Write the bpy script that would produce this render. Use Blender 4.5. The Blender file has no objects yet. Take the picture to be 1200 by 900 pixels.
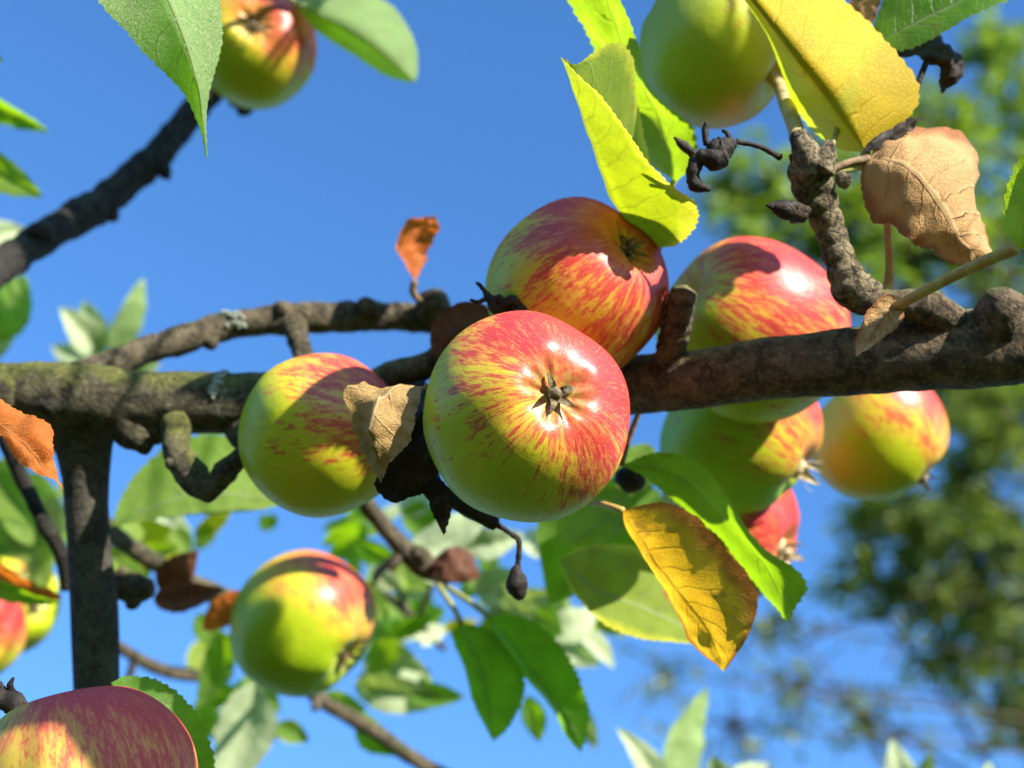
import bpy, math, random
import numpy as np
from mathutils import Vector, Matrix, Quaternion, noise

# ------------------------------------------------------------------ camera, sky, sun, exposure
sc = bpy.context.scene
FPX = 1649.0                      # focal length in photograph pixels (1200 wide)
PITCH = math.radians(45)
CAM = Vector((0, 0, 1.7))
FWD = Vector((0, math.cos(PITCH), math.sin(PITCH)))
RGT = Vector((1, 0, 0))
UPV = Vector((0, -math.sin(PITCH), math.cos(PITCH)))

cam_d = bpy.data.cameras.new('camera'); cam = bpy.data.objects.new('camera', cam_d)
sc.collection.objects.link(cam); sc.camera = cam
cam.location = CAM
cam.rotation_euler = (math.pi / 2 + PITCH, 0, 0)
cam_d.sensor_width = 36.0
cam_d.lens = 36.0 * FPX / 1200.0
cam_d.clip_start = 0.01; cam_d.clip_end = 2000
cam_d.dof.use_dof = True
cam_d.dof.focus_distance = 0.428
cam_d.dof.aperture_fstop = 8.8

SUN_CAM = Vector((0.64, 0.71, 0.29)).normalized()     # right, up, towards the viewer
SUN = (RGT * SUN_CAM.x + UPV * SUN_CAM.y - FWD * SUN_CAM.z).normalized()
w = bpy.data.worlds.new('World'); sc.world = w; w.use_nodes = True
nt = w.node_tree; nt.nodes.clear()
sky = nt.nodes.new('ShaderNodeTexSky'); sky.sky_type = 'NISHITA'; sky.sun_disc = False
sky.sun_elevation = math.asin(SUN.z); sky.sun_rotation = math.atan2(SUN.x, SUN.y)
sky.altitude = 300; sky.air_density = 1.0; sky.dust_density = 0.2; sky.ozone_density = 3.0
hs = nt.nodes.new('ShaderNodeHueSaturation'); hs.inputs['Saturation'].default_value = 1.19; hs.inputs['Hue'].default_value = 0.506
bg = nt.nodes.new('ShaderNodeBackground'); bg.inputs['Strength'].default_value = 0.15
wo = nt.nodes.new('ShaderNodeOutputWorld')
nt.links.new(sky.outputs[0], hs.inputs['Color']); nt.links.new(hs.outputs[0], bg.inputs['Color'])
nt.links.new(bg.outputs[0], wo.inputs[0])
sun_d = bpy.data.lights.new('sun', 'SUN'); sun_d.energy = 4.8; sun_d.angle = math.radians(0.53)
sun_d.color = (1.0, 0.93, 0.82)
sun = bpy.data.objects.new('sun', sun_d); sc.collection.objects.link(sun)
sun.rotation_euler = SUN.to_track_quat('Z', 'Y').to_euler(); sun.location = (3, -3, 5)
sc.view_settings.view_transform = 'Standard'; sc.view_settings.look = 'None'
sc.view_settings.exposure = 1.44; sc.view_settings.gamma = 1.0
sc.view_settings.use_curve_mapping = False
sc.render.engine = 'CYCLES'
sc.cycles.use_denoising = True
sc.cycles.max_bounces = 8; sc.cycles.transmission_bounces = 6; sc.cycles.diffuse_bounces = 4

# ------------------------------------------------------------------ helpers
COL = sc.collection
def P(x, y, z):
    """point at depth z (metres along the view axis) seen at photograph pixel x, y"""
    return CAM + FWD * z + RGT * ((x - 600) / FPX * z) + UPV * ((450 - y) / FPX * z)
def PP(p): return P(*p)
def px(n, z): return n * z / FPX
WORLD = {}
def link(o, wloc, parent=None):
    COL.objects.link(o); WORLD[o.name] = Vector(wloc)
    if parent is not None:
        o.parent = parent; o.location = Vector(wloc) - WORLD[parent.name]
    else:
        o.location = wloc
    return o
def mesh_obj(name, verts, faces, mats, parent=None, face_mat=None, uv=None, smooth=True, local=False):
    """verts in world space (local=True: already in the parent's space)"""
    V = np.array([tuple(v) for v in verts], dtype=float)
    c = np.zeros(3) if local else V.mean(axis=0)
    me = bpy.data.meshes.new(name)
    me.from_pydata([tuple(v) for v in (V - c)], [], faces)
    if not isinstance(mats, (list, tuple)): mats = [mats]
    for m in mats: me.materials.append(m)
    if smooth: me.polygons.foreach_set('use_smooth', [True] * len(faces))
    if face_mat: me.polygons.foreach_set('material_index', face_mat)
    if uv is not None:
        l = me.uv_layers.new(name='UVMap')
        vi = np.zeros(len(me.loops), dtype=np.int32); me.loops.foreach_get('vertex_index', vi)
        l.data.foreach_set('uv', np.array(uv, dtype=np.float32)[vi].ravel())
    o = bpy.data.objects.new(name, me)
    if local:
        COL.objects.link(o); WORLD[o.name] = Vector((0, 0, 0))
        if parent is not None: o.parent = parent
        return o
    return link(o, Vector(c), parent)
def tag(o, label=None, cat=None, group=None, kind=None):
    if label: o['label'] = label
    if cat: o['category'] = cat
    if group: o['group'] = group
    if kind: o['kind'] = kind
    return o
def empty(name, loc, parent=None):
    o = bpy.data.objects.new(name, None); o.empty_display_size = 0.02
    return link(o, Vector(loc), parent)

def catmull(pts, n):
    """resample a Catmull-Rom spline through pts at n points evenly by arc length"""
    A = np.array([tuple(p) for p in pts], dtype=float)
    if len(A) == 2:
        t = np.linspace(0, 1, n)[:, None]; return A[0] * (1 - t) + A[1] * t
    E = np.vstack([2 * A[0] - A[1], A, 2 * A[-1] - A[-2]])
    out = []
    K = 14
    for i in range(1, len(E) - 2):
        p0, p1, p2, p3 = E[i - 1], E[i], E[i + 1], E[i + 2]
        for t in np.linspace(0, 1, K, endpoint=False):
            out.append(0.5 * (2 * p1 + (p2 - p0) * t + (2 * p0 - 5 * p1 + 4 * p2 - p3) * t * t + (3 * p1 - p0 - 3 * p2 + p3) * t ** 3))
    out.append(A[-1]); out = np.array(out)
    s = np.concatenate([[0], np.cumsum(np.linalg.norm(np.diff(out[:, :3], axis=0), axis=1))]); s /= max(s[-1], 1e-9)
    q = np.linspace(0, 1, n)
    return np.stack([np.interp(q, s, out[:, k]) for k in range(out.shape[1])], axis=1)

def tube_data(pts, radii, n=40, m=14, rough=0.0, rings=0.0, seed=0, cap=True, nscale=1.0, ringf=70):
    """tapered bent tube; rough = relative noise, rings = relative bud-scar rings"""
    A = [(*p, r) for p, r in zip(pts, radii)]
    S = catmull(A, n)
    C = S[:, :3]; R = np.maximum(S[:, 3], 1e-5)
    T = np.gradient(C, axis=0); T /= np.linalg.norm(T, axis=1)[:, None] + 1e-12
    ref = Vector((0.13, 0.31, 0.94)); t0 = Vector(T[0])
    if abs(ref.dot(t0)) > 0.9: ref = Vector((1, 0.1, 0))
    nrm = (ref - t0 * ref.dot(t0)).normalized()
    verts, faces, uv = [], [], []
    L = np.concatenate([[0], np.cumsum(np.linalg.norm(np.diff(C, axis=0), axis=1))])
    for i in range(n):
        t = Vector(T[i]); nrm = (nrm - t * nrm.dot(t)).normalized(); b = t.cross(nrm)
        for j in range(m):
            a = 2 * math.pi * j / m
            d = nrm * math.cos(a) + b * math.sin(a)
            r = R[i]
            if rough:
                q = (Vector(C[i]) + d * r) * (nscale / max(np.mean(R), 1e-4)) + Vector((seed * 7.1, 0, 0))
                r *= 1 + rough * (noise.noise(q * 0.55) * 0.9 + noise.noise(q * 1.5) * 0.5 + noise.noise(q * 4) * 0.28 + (0.35 - abs(noise.noise(q * 7))) * 0.3)
            if rings:
                r *= 1 + rings * (abs(math.sin(L[i] * ringf * math.pi + 0.35 * math.sin(a + seed))) - 0.5)
            verts.append(Vector(C[i]) + d * r); uv.append((j / m, L[i] * 20))
    for i in range(n - 1):
        for j in range(m):
            k = (j + 1) % m
            faces.append((i * m + j, i * m + k, (i + 1) * m + k, (i + 1) * m + j))
    if cap:
        for i0, sgn in ((0, -1), (n - 1, 1)):
            c = len(verts); verts.append(Vector(C[i0]) + Vector(T[i0]) * sgn * R[i0] * 0.45); uv.append((0.5, 0))
            for j in range(m):
                k = (j + 1) % m
                faces.append((i0 * m + k, i0 * m + j, c) if sgn < 0 else (i0 * m + j, i0 * m + k, c))
    return verts, faces, uv

class MB:
    def __init__(s): s.v, s.f, s.m, s.uv = [], [], [], []
    def add(s, data, mat=0):
        v, f, uv = data; k = len(s.v)
        s.v += list(v); s.uv += list(uv); s.f += [tuple(i + k for i in q) for q in f]; s.m += [mat] * len(f)
        return s
    def build(s, name, mats, parent=None, local=False, smooth=True):
        return mesh_obj(name, s.v, s.f, mats, parent, s.m, s.uv, smooth, local)

# ------------------------------------------------------------------ materials
def new_mat(name):
    m = bpy.data.materials.new(name); m.use_nodes = True
    t = m.node_tree; t.nodes.clear()
    out = t.nodes.new('ShaderNodeOutputMaterial')
    return m, t, out
class NT:
    """tiny node helper"""
    def __init__(s, t): s.t = t
    def n(s, typ, **kw):
        o = s.t.nodes.new(typ)
        for k, v in kw.items(): setattr(o, k, v)
        return o
    def l(s, a, b): s.t.links.new(a, b)
    def put(s, sock, v):
        if hasattr(v, 'is_output'): s.l(v, sock)
        else: sock.default_value = v
    def math(s, op, a, b=None, c=None, clamp=False):
        o = s.n('ShaderNodeMath', operation=op); o.use_clamp = clamp
        for i, v in enumerate((a, b, c)):
            if v is not None: s.put(o.inputs[i], v)
        return o.outputs[0]
    def mix(s, f, a, b):
        o = s.n('ShaderNodeMix', data_type='RGBA'); s.put(o.inputs[0], f)
        for i, v in ((6, a), (7, b)):
            s.put(o.inputs[i], (*v, 1) if isinstance(v, tuple) and len(v) == 3 else v)
        return o.outputs[2]
    def ramp(s, f, lo, hi):
        o = s.n('ShaderNodeMapRange', interpolation_type='SMOOTHSTEP')
        s.put(o.inputs[0], f); o.inputs[1].default_value = lo; o.inputs[2].default_value = hi
        return o.outputs[0]
    def noise(s, vec, scale, detail=3, rough=0.55, dist=0.0):
        o = s.n('ShaderNodeTexNoise'); s.l(vec, o.inputs['Vector'])
        o.inputs['Scale'].default_value = scale; o.inputs['Detail'].default_value = detail
        o.inputs['Roughness'].default_value = rough; o.inputs['Distortion'].default_value = dist
        return o.outputs[0]
    def vmath(s, op, a, b=None, scale=None):
        o = s.n('ShaderNodeVectorMath', operation=op); s.put(o.inputs[0], a)
        if b is not None: s.put(o.inputs[1], b)
        if scale is not None: o.inputs['Scale'].default_value = scale
        return o
    def bump(s, h, strength, dist):
        o = s.n('ShaderNodeBump'); o.inputs['Strength'].default_value = strength; o.inputs['Distance'].default_value = dist
        s.l(h, o.inputs['Height']); return o.outputs[0]
    def pbsdf(s, col, rough, spec=0.5, normal=None, **kw):
        o = s.n('ShaderNodeBsdfPrincipled'); s.put(o.inputs['Base Color'], (*col, 1) if isinstance(col, tuple) and len(col) == 3 else col)
        s.put(o.inputs['Roughness'], rough); o.inputs['Specular IOR Level'].default_value = spec
        if normal is not None: s.l(normal, o.inputs['Normal'])
        for k, v in kw.items(): s.put(o.inputs[k], v)
        return o

def bark_mat(name, dark=(0.030, 0.022, 0.015), mid=(0.085, 0.062, 0.040), moss=(0.13, 0.145, 0.028), moss_amt=0.5, lichen=0.3, scale=1.0):
    m, t, out = new_mat(name); N = NT(t)
    co = N.n('ShaderNodeTexCoord').outputs['Object']
    geo = N.n('ShaderNodeNewGeometry')
    big = N.noise(co, 55 * scale, 4, 0.6); fine = N.noise(co, 520 * scale, 6, 0.72); mid_n = N.noise(co, 150 * scale, 4, 0.6, 0.6)
    col = N.mix(N.ramp(mid_n, 0.36, 0.66), dark, mid)
    col = N.mix(N.math('MULTIPLY', N.ramp(fine, 0.50, 0.70), 0.75), col, (mid[0] * 1.9, mid[1] * 1.85, mid[2] * 1.8))
    nz = N.n('ShaderNodeSeparateXYZ'); N.l(geo.outputs['Normal'], nz.inputs[0])
    up = N.math('ADD', N.math('MULTIPLY', nz.outputs[2], 0.45), N.math('MULTIPLY', big, 0.9))
    mk = N.math('MULTIPLY', N.ramp(up, 0.72 - moss_amt * 0.6, 1.0 - moss_amt * 0.6), N.ramp(fine, 0.22, 0.5))
    mosscol = N.mix(N.ramp(mid_n, 0.3, 0.7), (moss[0] * 0.6, moss[1] * 0.6, moss[2] * 0.6), (moss[0] * 1.35, moss[1] * 1.3, moss[2] * 1.4))
    col = N.mix(N.math('MULTIPLY', mk, 0.85), col, mosscol)
    lk = N.ramp(N.noise(co, 95 * scale, 5, 0.72, 0.8), 0.70 - lichen * 0.12, 0.76 - lichen * 0.12)
    col = N.mix(N.math('MULTIPLY', lk, 0.75), col, (0.27, 0.28, 0.20))
    h = N.math('ADD', N.math('MULTIPLY', fine, 1.0), N.math('MULTIPLY', mid_n, 1.0))
    h = N.math('ADD', h, N.math('MULTIPLY', mk, 0.35))
    vo = N.n('ShaderNodeTexVoronoi', feature='DISTANCE_TO_EDGE'); vo.inputs['Scale'].default_value = 130 * scale
    wv = N.vmath('MULTIPLY_ADD', N.n('ShaderNodeTexNoise').outputs['Color'], (0.004, 0.004, 0.004)); N.l(co, wv.inputs[2])
    N.l(wv.outputs[0], vo.inputs['Vector'])
    crack = N.math('MULTIPLY', N.math('SUBTRACT', 1.0, N.ramp(vo.outputs['Distance'], 0.0, 0.10)), N.ramp(big, 0.42, 0.60))
    col = N.mix(N.math('MULTIPLY', crack, 0.3), col, (dark[0] * 0.5, dark[1] * 0.5, dark[2] * 0.5))
    h = N.math('SUBTRACT', h, N.math('MULTIPLY', crack, 0.25))
    b = N.pbsdf(col, 0.85, 0.25, N.bump(h, 1.0, 0.0024))
    N.l(b.outputs[0], out.inputs[0]); return m

def leaf_mat(name, top, under, trans, blotch=None, blotch_amt=0.0, rough=0.42, tw=0.45, vein=(0.75, 0.85, 0.45), vein_amt=0.5, seedoff=0.0, edge=None, edge_amt=0.0, fuzz=0.0, vbump=0.6, bscale=60, half=None):
    m, t, out = new_mat(name); N = NT(t)
    tc = N.n('ShaderNodeTexCoord'); co = N.vmath('ADD', tc.outputs['Object'], (seedoff, seedoff * 0.37, 0)).outputs[0]
    sep = N.n('ShaderNodeSeparateXYZ'); N.l(tc.outputs['UV'], sep.inputs[0])
    u, v = sep.outputs[0], sep.outputs[1]
    au = N.math('MULTIPLY', N.math('ABSOLUTE', N.math('SUBTRACT', u, 0.5)), 2.0)
    wob = N.math('MULTIPLY', N.noise(co, 160, 2, 0.5), 0.05)
    ph = N.math('FRACT', N.math('MULTIPLY', N.math('ADD', N.math('SUBTRACT', v, N.math('MULTIPLY', N.math('POWER', au, 1.25), 0.22)), wob), 9.0))
    dv = N.math('ABSOLUTE', N.math('SUBTRACT', ph, 0.5))
    side = N.math('SUBTRACT', 1.0, N.ramp(dv, 0.02, 0.085))
    side = N.math('MULTIPLY', side, N.math('SUBTRACT', 1.0, N.math('MULTIPLY', au, 0.75)))
    mid = N.math('SUBTRACT', 1.0, N.ramp(au, 0.025, 0.065))
    vo = N.n('ShaderNodeTexVoronoi', feature='DISTANCE_TO_EDGE'); N.l(co, vo.inputs['Vector']); vo.inputs['Scale'].default_value = 520
    net = N.math('SUBTRACT', 1.0, N.ramp(vo.outputs['Distance'], 0.0, 0.09))
    veins = N.math('MAXIMUM', mid, N.math('MAXIMUM', N.math('MULTIPLY', side, 0.75), N.math('MULTIPLY', net, 0.25)))
    big = N.noise(co, bscale, 4, 0.6); fine = N.noise(co, 1300, 3, 0.6)
    geo = N.n('ShaderNodeNewGeometry')
    def tint(c, k): return (min(c[0] * k, 1), min(c[1] * k, 1), min(c[2] * k, 1))
    ct = N.mix(N.ramp(big, 0.3, 0.7), tint(top, 0.82), tint(top, 1.2))
    cu = N.mix(N.ramp(big, 0.3, 0.7), tint(under, 0.88), tint(under, 1.12))
    if fuzz: cu = N.mix(N.math('MULTIPLY', N.ramp(fine, 0.45, 0.65), fuzz), cu, (0.42, 0.50, 0.26))
    refl = N.mix(geo.outputs['Backfacing'], ct, cu)
    if half is not None:
        hk = N.math('MULTIPLY', N.ramp(N.math('SUBTRACT', 0.5, N.math('ADD', u, N.math('MULTIPLY', N.math('SUBTRACT', big, 0.5), 0.25))), -0.02, 0.10), 0.85)
        refl = N.mix(hk, refl, half)
    refl = N.mix(N.math('MULTIPLY', veins, vein_amt), refl, tint(vein, 0.55))
    tr = N.mix(N.ramp(big, 0.3, 0.72), tint(trans, 0.78), tint(trans, 1.18))
    if half is not None: tr = N.mix(hk, tr, half)
    tr = N.mix(N.math('MULTIPLY', veins, 0.62), tr, tint(trans, 0.40))
    if blotch is not None:
        k = N.math('MULTIPLY', N.ramp(N.noise(co, bscale * 1.3, 5, 0.65), 0.62 - 0.25 * blotch_amt, 0.75 - 0.22 * blotch_amt), min(1, 0.55 + 0.4 * blotch_amt))
        refl = N.mix(k, refl, blotch); tr = N.mix(k, tr, tint(blotch, 0.9))
    if edge is not None:
        ek = N.math('MULTIPLY', N.ramp(N.math('ADD', au, N.math('MULTIPLY', big, 0.5)), 1.08 - edge_amt * 0.5, 1.34 - edge_amt * 0.5), 0.85)
        refl = N.mix(ek, refl, edge); tr = N.mix(ek, tr, tint(edge, 0.9))
    h = N.math('ADD', N.math('MULTIPLY', veins, -1.0), N.math('MULTIPLY', fine, 0.35))
    h = N.math('ADD', h, N.math('MULTIPLY', big, 1.0))
    bn = N.bump(h, vbump, 0.0006)
    rg = N.math('ADD', rough, N.math('MULTIPLY', geo.outputs['Backfacing'], 0.25))
    b = N.pbsdf(refl, rg, 0.3, bn)
    tl = N.n('ShaderNodeBsdfTranslucent'); N.l(tr, tl.inputs['Color']); N.l(bn, tl.inputs['Normal'])
    mx = N.n('ShaderNodeMixShader'); mx.inputs[0].default_value = tw
    N.l(b.outputs[0], mx.inputs[1]); N.l(tl.outputs[0], mx.inputs[2]); N.l(mx.outputs[0], out.inputs[0])
    return m

def plain_mat(name, c1, c2, rough=0.7, scale=200, bump=0.4, spec=0.3):
    m, t, out = new_mat(name); N = NT(t)
    co = N.n('ShaderNodeTexCoord').outputs['Object']
    n1 = N.noise(co, scale, 5, 0.65); 
    b = N.pbsdf(N.mix(N.ramp(n1, 0.32, 0.68), c1, c2), rough, spec, N.bump(n1, bump, 0.001))
    N.l(b.outputs[0], out.inputs[0]); return m

def apple_mat(name, R, blush_dir, amount, seed, stripe=1.0, green=(0.37, 0.46, 0.008), dull=0.0):
    """blush_dir in the apple's own space; amount = how red the skin is"""
    m, t, out = new_mat(name); N = NT(t)
    tc = N.n('ShaderNodeTexCoord')
    pos = N.vmath('SCALE', tc.outputs['Object'], scale=1.0 / R).outputs[0]
    sep = N.n('ShaderNodeSeparateXYZ'); N.l(pos, sep.inputs[0])
    flat = N.n('ShaderNodeCombineXYZ'); N.l(sep.outputs[0], flat.inputs[0]); N.l(sep.outputs[1], flat.inputs[1])
    d = N.vmath('NORMALIZE', flat.outputs[0]).outputs[0]
    lat = N.n('ShaderNodeMath', operation='ARCTAN2')
    ln = N.vmath('LENGTH', flat.outputs[0]).outputs['Value']
    N.l(sep.outputs[2], lat.inputs[0]); N.l(ln, lat.inputs[1])
    latv = lat.outputs[0]
    comb = N.n('ShaderNodeCombineXYZ'); N.l(latv, comb.inputs[2])
    def stripes(K, kz, off, detail=4, rough=0.6, dist=0.0):
        a = N.vmath('MULTIPLY', d, (K, K, 0)).outputs[0]
        b = N.vmath('MULTIPLY', comb.outputs[0], (0, 0, kz)).outputs[0]
        c = N.vmath('ADD', N.vmath('ADD', a, b).outputs[0], (off, off * 1.7, off * 0.6)).outputs[0]
        return N.noise(c, 1.0, detail, rough, dist)
    kv = 0.85 + 0.3 * ((seed * 0.37) % 1.0)
    s1 = stripes(7.5 * kv, 1.9, seed * 3.1, 4, 0.62, 0.25); s2 = stripes(20 * kv, 5.2, seed * 5.3 + 9, 5, 0.70, 0.35); s3 = stripes(46, 11.0, seed + 2, 3, 0.7)
    dn = N.vmath('NORMALIZE', pos).outputs[0]
    bl = N.vmath('DOT_PRODUCT', dn, tuple(Vector(blush_dir).normalized())).outputs['Value']
    low = N.noise(N.vmath('ADD', pos, (seed, 0, seed)).outputs[0], 1.3, 2, 0.5)
    base_b = N.math('ADD', N.math('MULTIPLY', bl, 0.55), N.math('ADD', N.math('MULTIPLY', low, 0.7), amount - 0.62))
    yellow = N.ramp(base_b, 0.02, 0.80)
    col = N.mix(yellow, green, (0.62, 0.46, 0.030))
    fl = N.math('ADD', base_b, N.math('MULTIPLY', N.math('SUBTRACT', s1, 0.5), 0.9 * stripe))
    flush = N.ramp(fl, 0.22, 0.85)
    col = N.mix(N.math('MULTIPLY', flush, 0.86), col, (0.60, 0.072, 0.065))
    st = N.math('ADD', N.math('MULTIPLY', base_b, 0.62), N.math('ADD', N.math('MULTIPLY', N.math('SUBTRACT', s1, 0.5), 0.75 * stripe), N.math('MULTIPLY', N.math('SUBTRACT', s2, 0.5), 1.75 * stripe)))
    st = N.math('ADD', st, N.math('MULTIPLY', N.math('SUBTRACT', s3, 0.5), 0.9 * stripe))
    sm = N.ramp(st, 0.21, 0.50)
    col = N.mix(N.math('MULTIPLY', sm, 0.86), col, (0.44, 0.020, 0.032))
    fs = N.math('MULTIPLY', N.ramp(s3, 0.56, 0.70), N.math('MULTIPLY', flush, 0.4))
    col = N.mix(fs, col, (0.72, 0.34, 0.10))
    # lenticels, scuffs
    vo = N.n('ShaderNodeTexVoronoi'); N.l(pos, vo.inputs['Vector']); vo.inputs['Scale'].default_value = 13
    dots = N.math('SUBTRACT', 1.0, N.ramp(vo.outputs['Distance'], 0.04, 0.10))
    col = N.mix(N.math('MULTIPLY', dots, 0.6), col, (0.70, 0.55, 0.26))
    sc_n = N.noise(N.vmath('ADD', pos, (seed * 2.3, 1, 0)).outputs[0], 3.2, 6, 0.75)
    scuff = N.ramp(sc_n, 0.69, 0.73)
    col = N.mix(N.math('MULTIPLY', scuff, 0.6), col, (0.30, 0.20, 0.09))
    # green-russet tint inside both cavities
    pole = N.ramp(N.math('ABSOLUTE', latv), 1.05, 1.5)
    pn = N.noise(pos, 18, 4, 0.7)
    col = N.mix(N.math('MULTIPLY', pole, N.ramp(pn, 0.25, 0.7)), col, (0.42, 0.36, 0.07))
    bloom = N.noise(pos, 5, 5, 0.7)
    rgh = N.math('ADD', 0.30 + dull * 0.2, N.math('MULTIPLY', bloom, 0.16))
    hb = N.math('ADD', N.math('MULTIPLY', N.noise(pos, 60, 3, 0.6), 0.5), N.math('MULTIPLY', N.noise(pos, 7, 3, 0.5), 1.6))
    nb = N.bump(hb, 0.22, R * 0.02)
    b = N.pbsdf(col, 0.9, 0.0, nb)
    gl = N.n('ShaderNodeBsdfGlossy'); N.l(rgh, gl.inputs['Roughness']); N.l(nb, gl.inputs['Normal'])
    fr = N.n('ShaderNodeFresnel'); fr.inputs['IOR'].default_value = 1.42; N.l(nb, fr.inputs['Normal'])
    mx = N.n('ShaderNodeMixShader'); N.l(N.math('MINIMUM', N.math('ADD', fr.outputs[0], 0.010), 0.09), mx.inputs[0])
    N.l(b.outputs[0], mx.inputs[1]); N.l(gl.outputs[0], mx.inputs[2])
    N.l(mx.outputs[0], out.inputs[0]); return m

BARK_MAIN = bark_mat('bark_mossy', dark=(0.030, 0.027, 0.017), mid=(0.12, 0.105, 0.062), moss_amt=0.84, lichen=0.6)
BARK_RIGHT = bark_mat('bark_brown_mossy', dark=(0.050, 0.037, 0.024), mid=(0.19, 0.135, 0.082), moss=(0.21, 0.22, 0.07), moss_amt=0.52, lichen=0.6)
BARK_STEM = bark_mat('bark_grey_stem', dark=(0.040, 0.037, 0.029), mid=(0.095, 0.088, 0.068), moss_amt=0.05, lichen=0.05, scale=0.9)
BARK_TWIG = bark_mat('bark_twig', dark=(0.045, 0.037, 0.025), mid=(0.16, 0.13, 0.08), moss_amt=0.35, lichen=0.65, scale=1.3)
BARK_DARK = bark_mat('bark_dark', dark=(0.018, 0.016, 0.013), mid=(0.05, 0.045, 0.034), moss=(0.05, 0.075, 0.035), moss_amt=0.35, lichen=0.1, scale=1.2)
SPUR = bark_mat('bark_spur', dark=(0.035, 0.025, 0.018), mid=(0.32, 0.26, 0.15), moss=(0.26, 0.25, 0.09), moss_amt=0.3, lichen=0.35, scale=1.6)
PETIOLE = plain_mat('petiole_green', (0.22, 0.26, 0.06), (0.36, 0.34, 0.12), 0.5, 300)
PETIOLE_RED = plain_mat('petiole_red', (0.40, 0.17, 0.05), (0.42, 0.36, 0.09), 0.5, 250)
PETIOLE_BROWN = plain_mat('petiole_brown', (0.12, 0.07, 0.04), (0.26, 0.17, 0.09), 0.7, 300)
STALK = plain_mat('apple_stalk', (0.30, 0.22, 0.08), (0.46, 0.38, 0.18), 0.6, 300)
BLACK = plain_mat('withered_black', (0.008, 0.006, 0.005), (0.030, 0.022, 0.018), 0.7, 400, 0.8)
CALYX = plain_mat('dried_calyx', (0.05, 0.035, 0.02), (0.22, 0.17, 0.09), 0.8, 500, 0.8)
CALYX_PALE = plain_mat('pale_calyx', (0.28, 0.20, 0.10), (0.58, 0.50, 0.30), 0.8, 500, 0.6)
LICHEN = plain_mat('grey_lichen', (0.16, 0.19, 0.14), (0.36, 0.39, 0.32), 0.95, 600, 1.0, 0.1)

G_TOP, G_UND = (0.085, 0.19, 0.016), (0.16, 0.26, 0.045)
LF_GREEN = leaf_mat('leaf_green', G_TOP, G_UND, (0.30, 0.54, 0.006), tw=0.6, blotch=(0.20, 0.17, 0.02), blotch_amt=0.05)
LF_FUZZ = leaf_mat('leaf_downy', G_TOP, (0.17, 0.26, 0.10), (0.42, 0.66, 0.008), tw=0.52, fuzz=0.6, rough=0.5)
LF_LIME = leaf_mat('leaf_lime', (0.12, 0.25, 0.03), (0.26, 0.34, 0.04), (0.36, 0.44, 0.008), tw=0.6, blotch=(0.30, 0.13, 0.02), blotch_amt=0.12, seedoff=1.3, edge=(0.75, 0.72, 0.05), edge_amt=0.15)
LF_LIME2 = leaf_mat('leaf_lime_dark', (0.10, 0.22, 0.02), (0.20, 0.30, 0.05), (0.36, 0.56, 0.010), tw=0.58, seedoff=2.1, blotch=(0.10, 0.06, 0.015), blotch_amt=-0.12, bscale=110)
LF_PALE = leaf_mat('leaf_pale', (0.26, 0.36, 0.13), (0.46, 0.53, 0.32), (0.42, 0.56, 0.08), tw=0.4, rough=0.38, seedoff=4.0)
LF_DARK = leaf_mat('leaf_deep', (0.06, 0.15, 0.015), (0.13, 0.22, 0.05), (0.30, 0.62, 0.01), tw=0.55, seedoff=5.0)
LF_YEL = leaf_mat('leaf_yellow', (0.66, 0.46, 0.008), (0.52, 0.38, 0.015), (0.70, 0.50, 0.01), tw=0.5, blotch=(0.42, 0.46, 0.02), blotch_amt=0.35, seedoff=6.0, rough=0.6, vein_amt=0.12, vein=(0.6, 0.45, 0.05), bscale=40, half=(0.42, 0.56, 0.015))
LF_YELBR = leaf_mat('leaf_yellow_brown', (0.42, 0.26, 0.03), (0.46, 0.28, 0.03), (0.90, 0.50, 0.02), tw=0.55, blotch=(0.24, 0.13, 0.03), blotch_amt=0.25, seedoff=7.0, rough=0.5, edge=(0.36, 0.10, 0.02), edge_amt=0.25, vein=(0.6, 0.5, 0.2))
LF_TAN = leaf_mat('leaf_tan', (0.47, 0.27, 0.11), (0.52, 0.31, 0.13), (0.50, 0.26, 0.08), tw=0.3, blotch=(0.34, 0.20, 0.08), blotch_amt=0.3, seedoff=8.0, rough=0.6, edge=(0.28, 0.10, 0.04), edge_amt=0.25, vein=(0.55, 0.4, 0.2), vbump=1.0)
LF_OCHRE = leaf_mat('leaf_ochre_dry', (0.36, 0.22, 0.08), (0.40, 0.25, 0.09), (0.45, 0.24, 0.05), tw=0.32, blotch=(0.20, 0.11, 0.04), blotch_amt=0.4, seedoff=9.0, rough=0.45, vein=(0.95, 0.75, 0.4), vein_amt=0.8, vbump=1.0)
LF_ORANGE = leaf_mat('leaf_orange', (0.52, 0.13, 0.025), (0.50, 0.15, 0.03), (0.90, 0.22, 0.015), tw=0.5, blotch=(0.42, 0.10, 0.015), blotch_amt=0.5, seedoff=10.0, rough=0.5, vein=(0.5, 0.25, 0.1), vein_amt=0.3)
LF_BROWN = leaf_mat('leaf_brown', (0.13, 0.05, 0.025), (0.15, 0.06, 0.03), (0.20, 0.05, 0.015), tw=0.3, blotch=(0.06, 0.025, 0.015), blotch_amt=0.5, seedoff=11.0, rough=0.6, vein=(0.3, 0.15, 0.08), vein_amt=0.3)
LF_BLACK = leaf_mat('leaf_black', (0.016, 0.010, 0.007), (0.03, 0.018, 0.012), (0.03, 0.012, 0.006), tw=0.12, blotch=(0.07, 0.04, 0.02), blotch_amt=0.3, seedoff=12.0, rough=0.6, vein=(0.1, 0.06, 0.04), vein_amt=0.3)

DRY = (LF_TAN, LF_OCHRE, LF_ORANGE, LF_BROWN, LF_BLACK, LF_YELBR)
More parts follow.
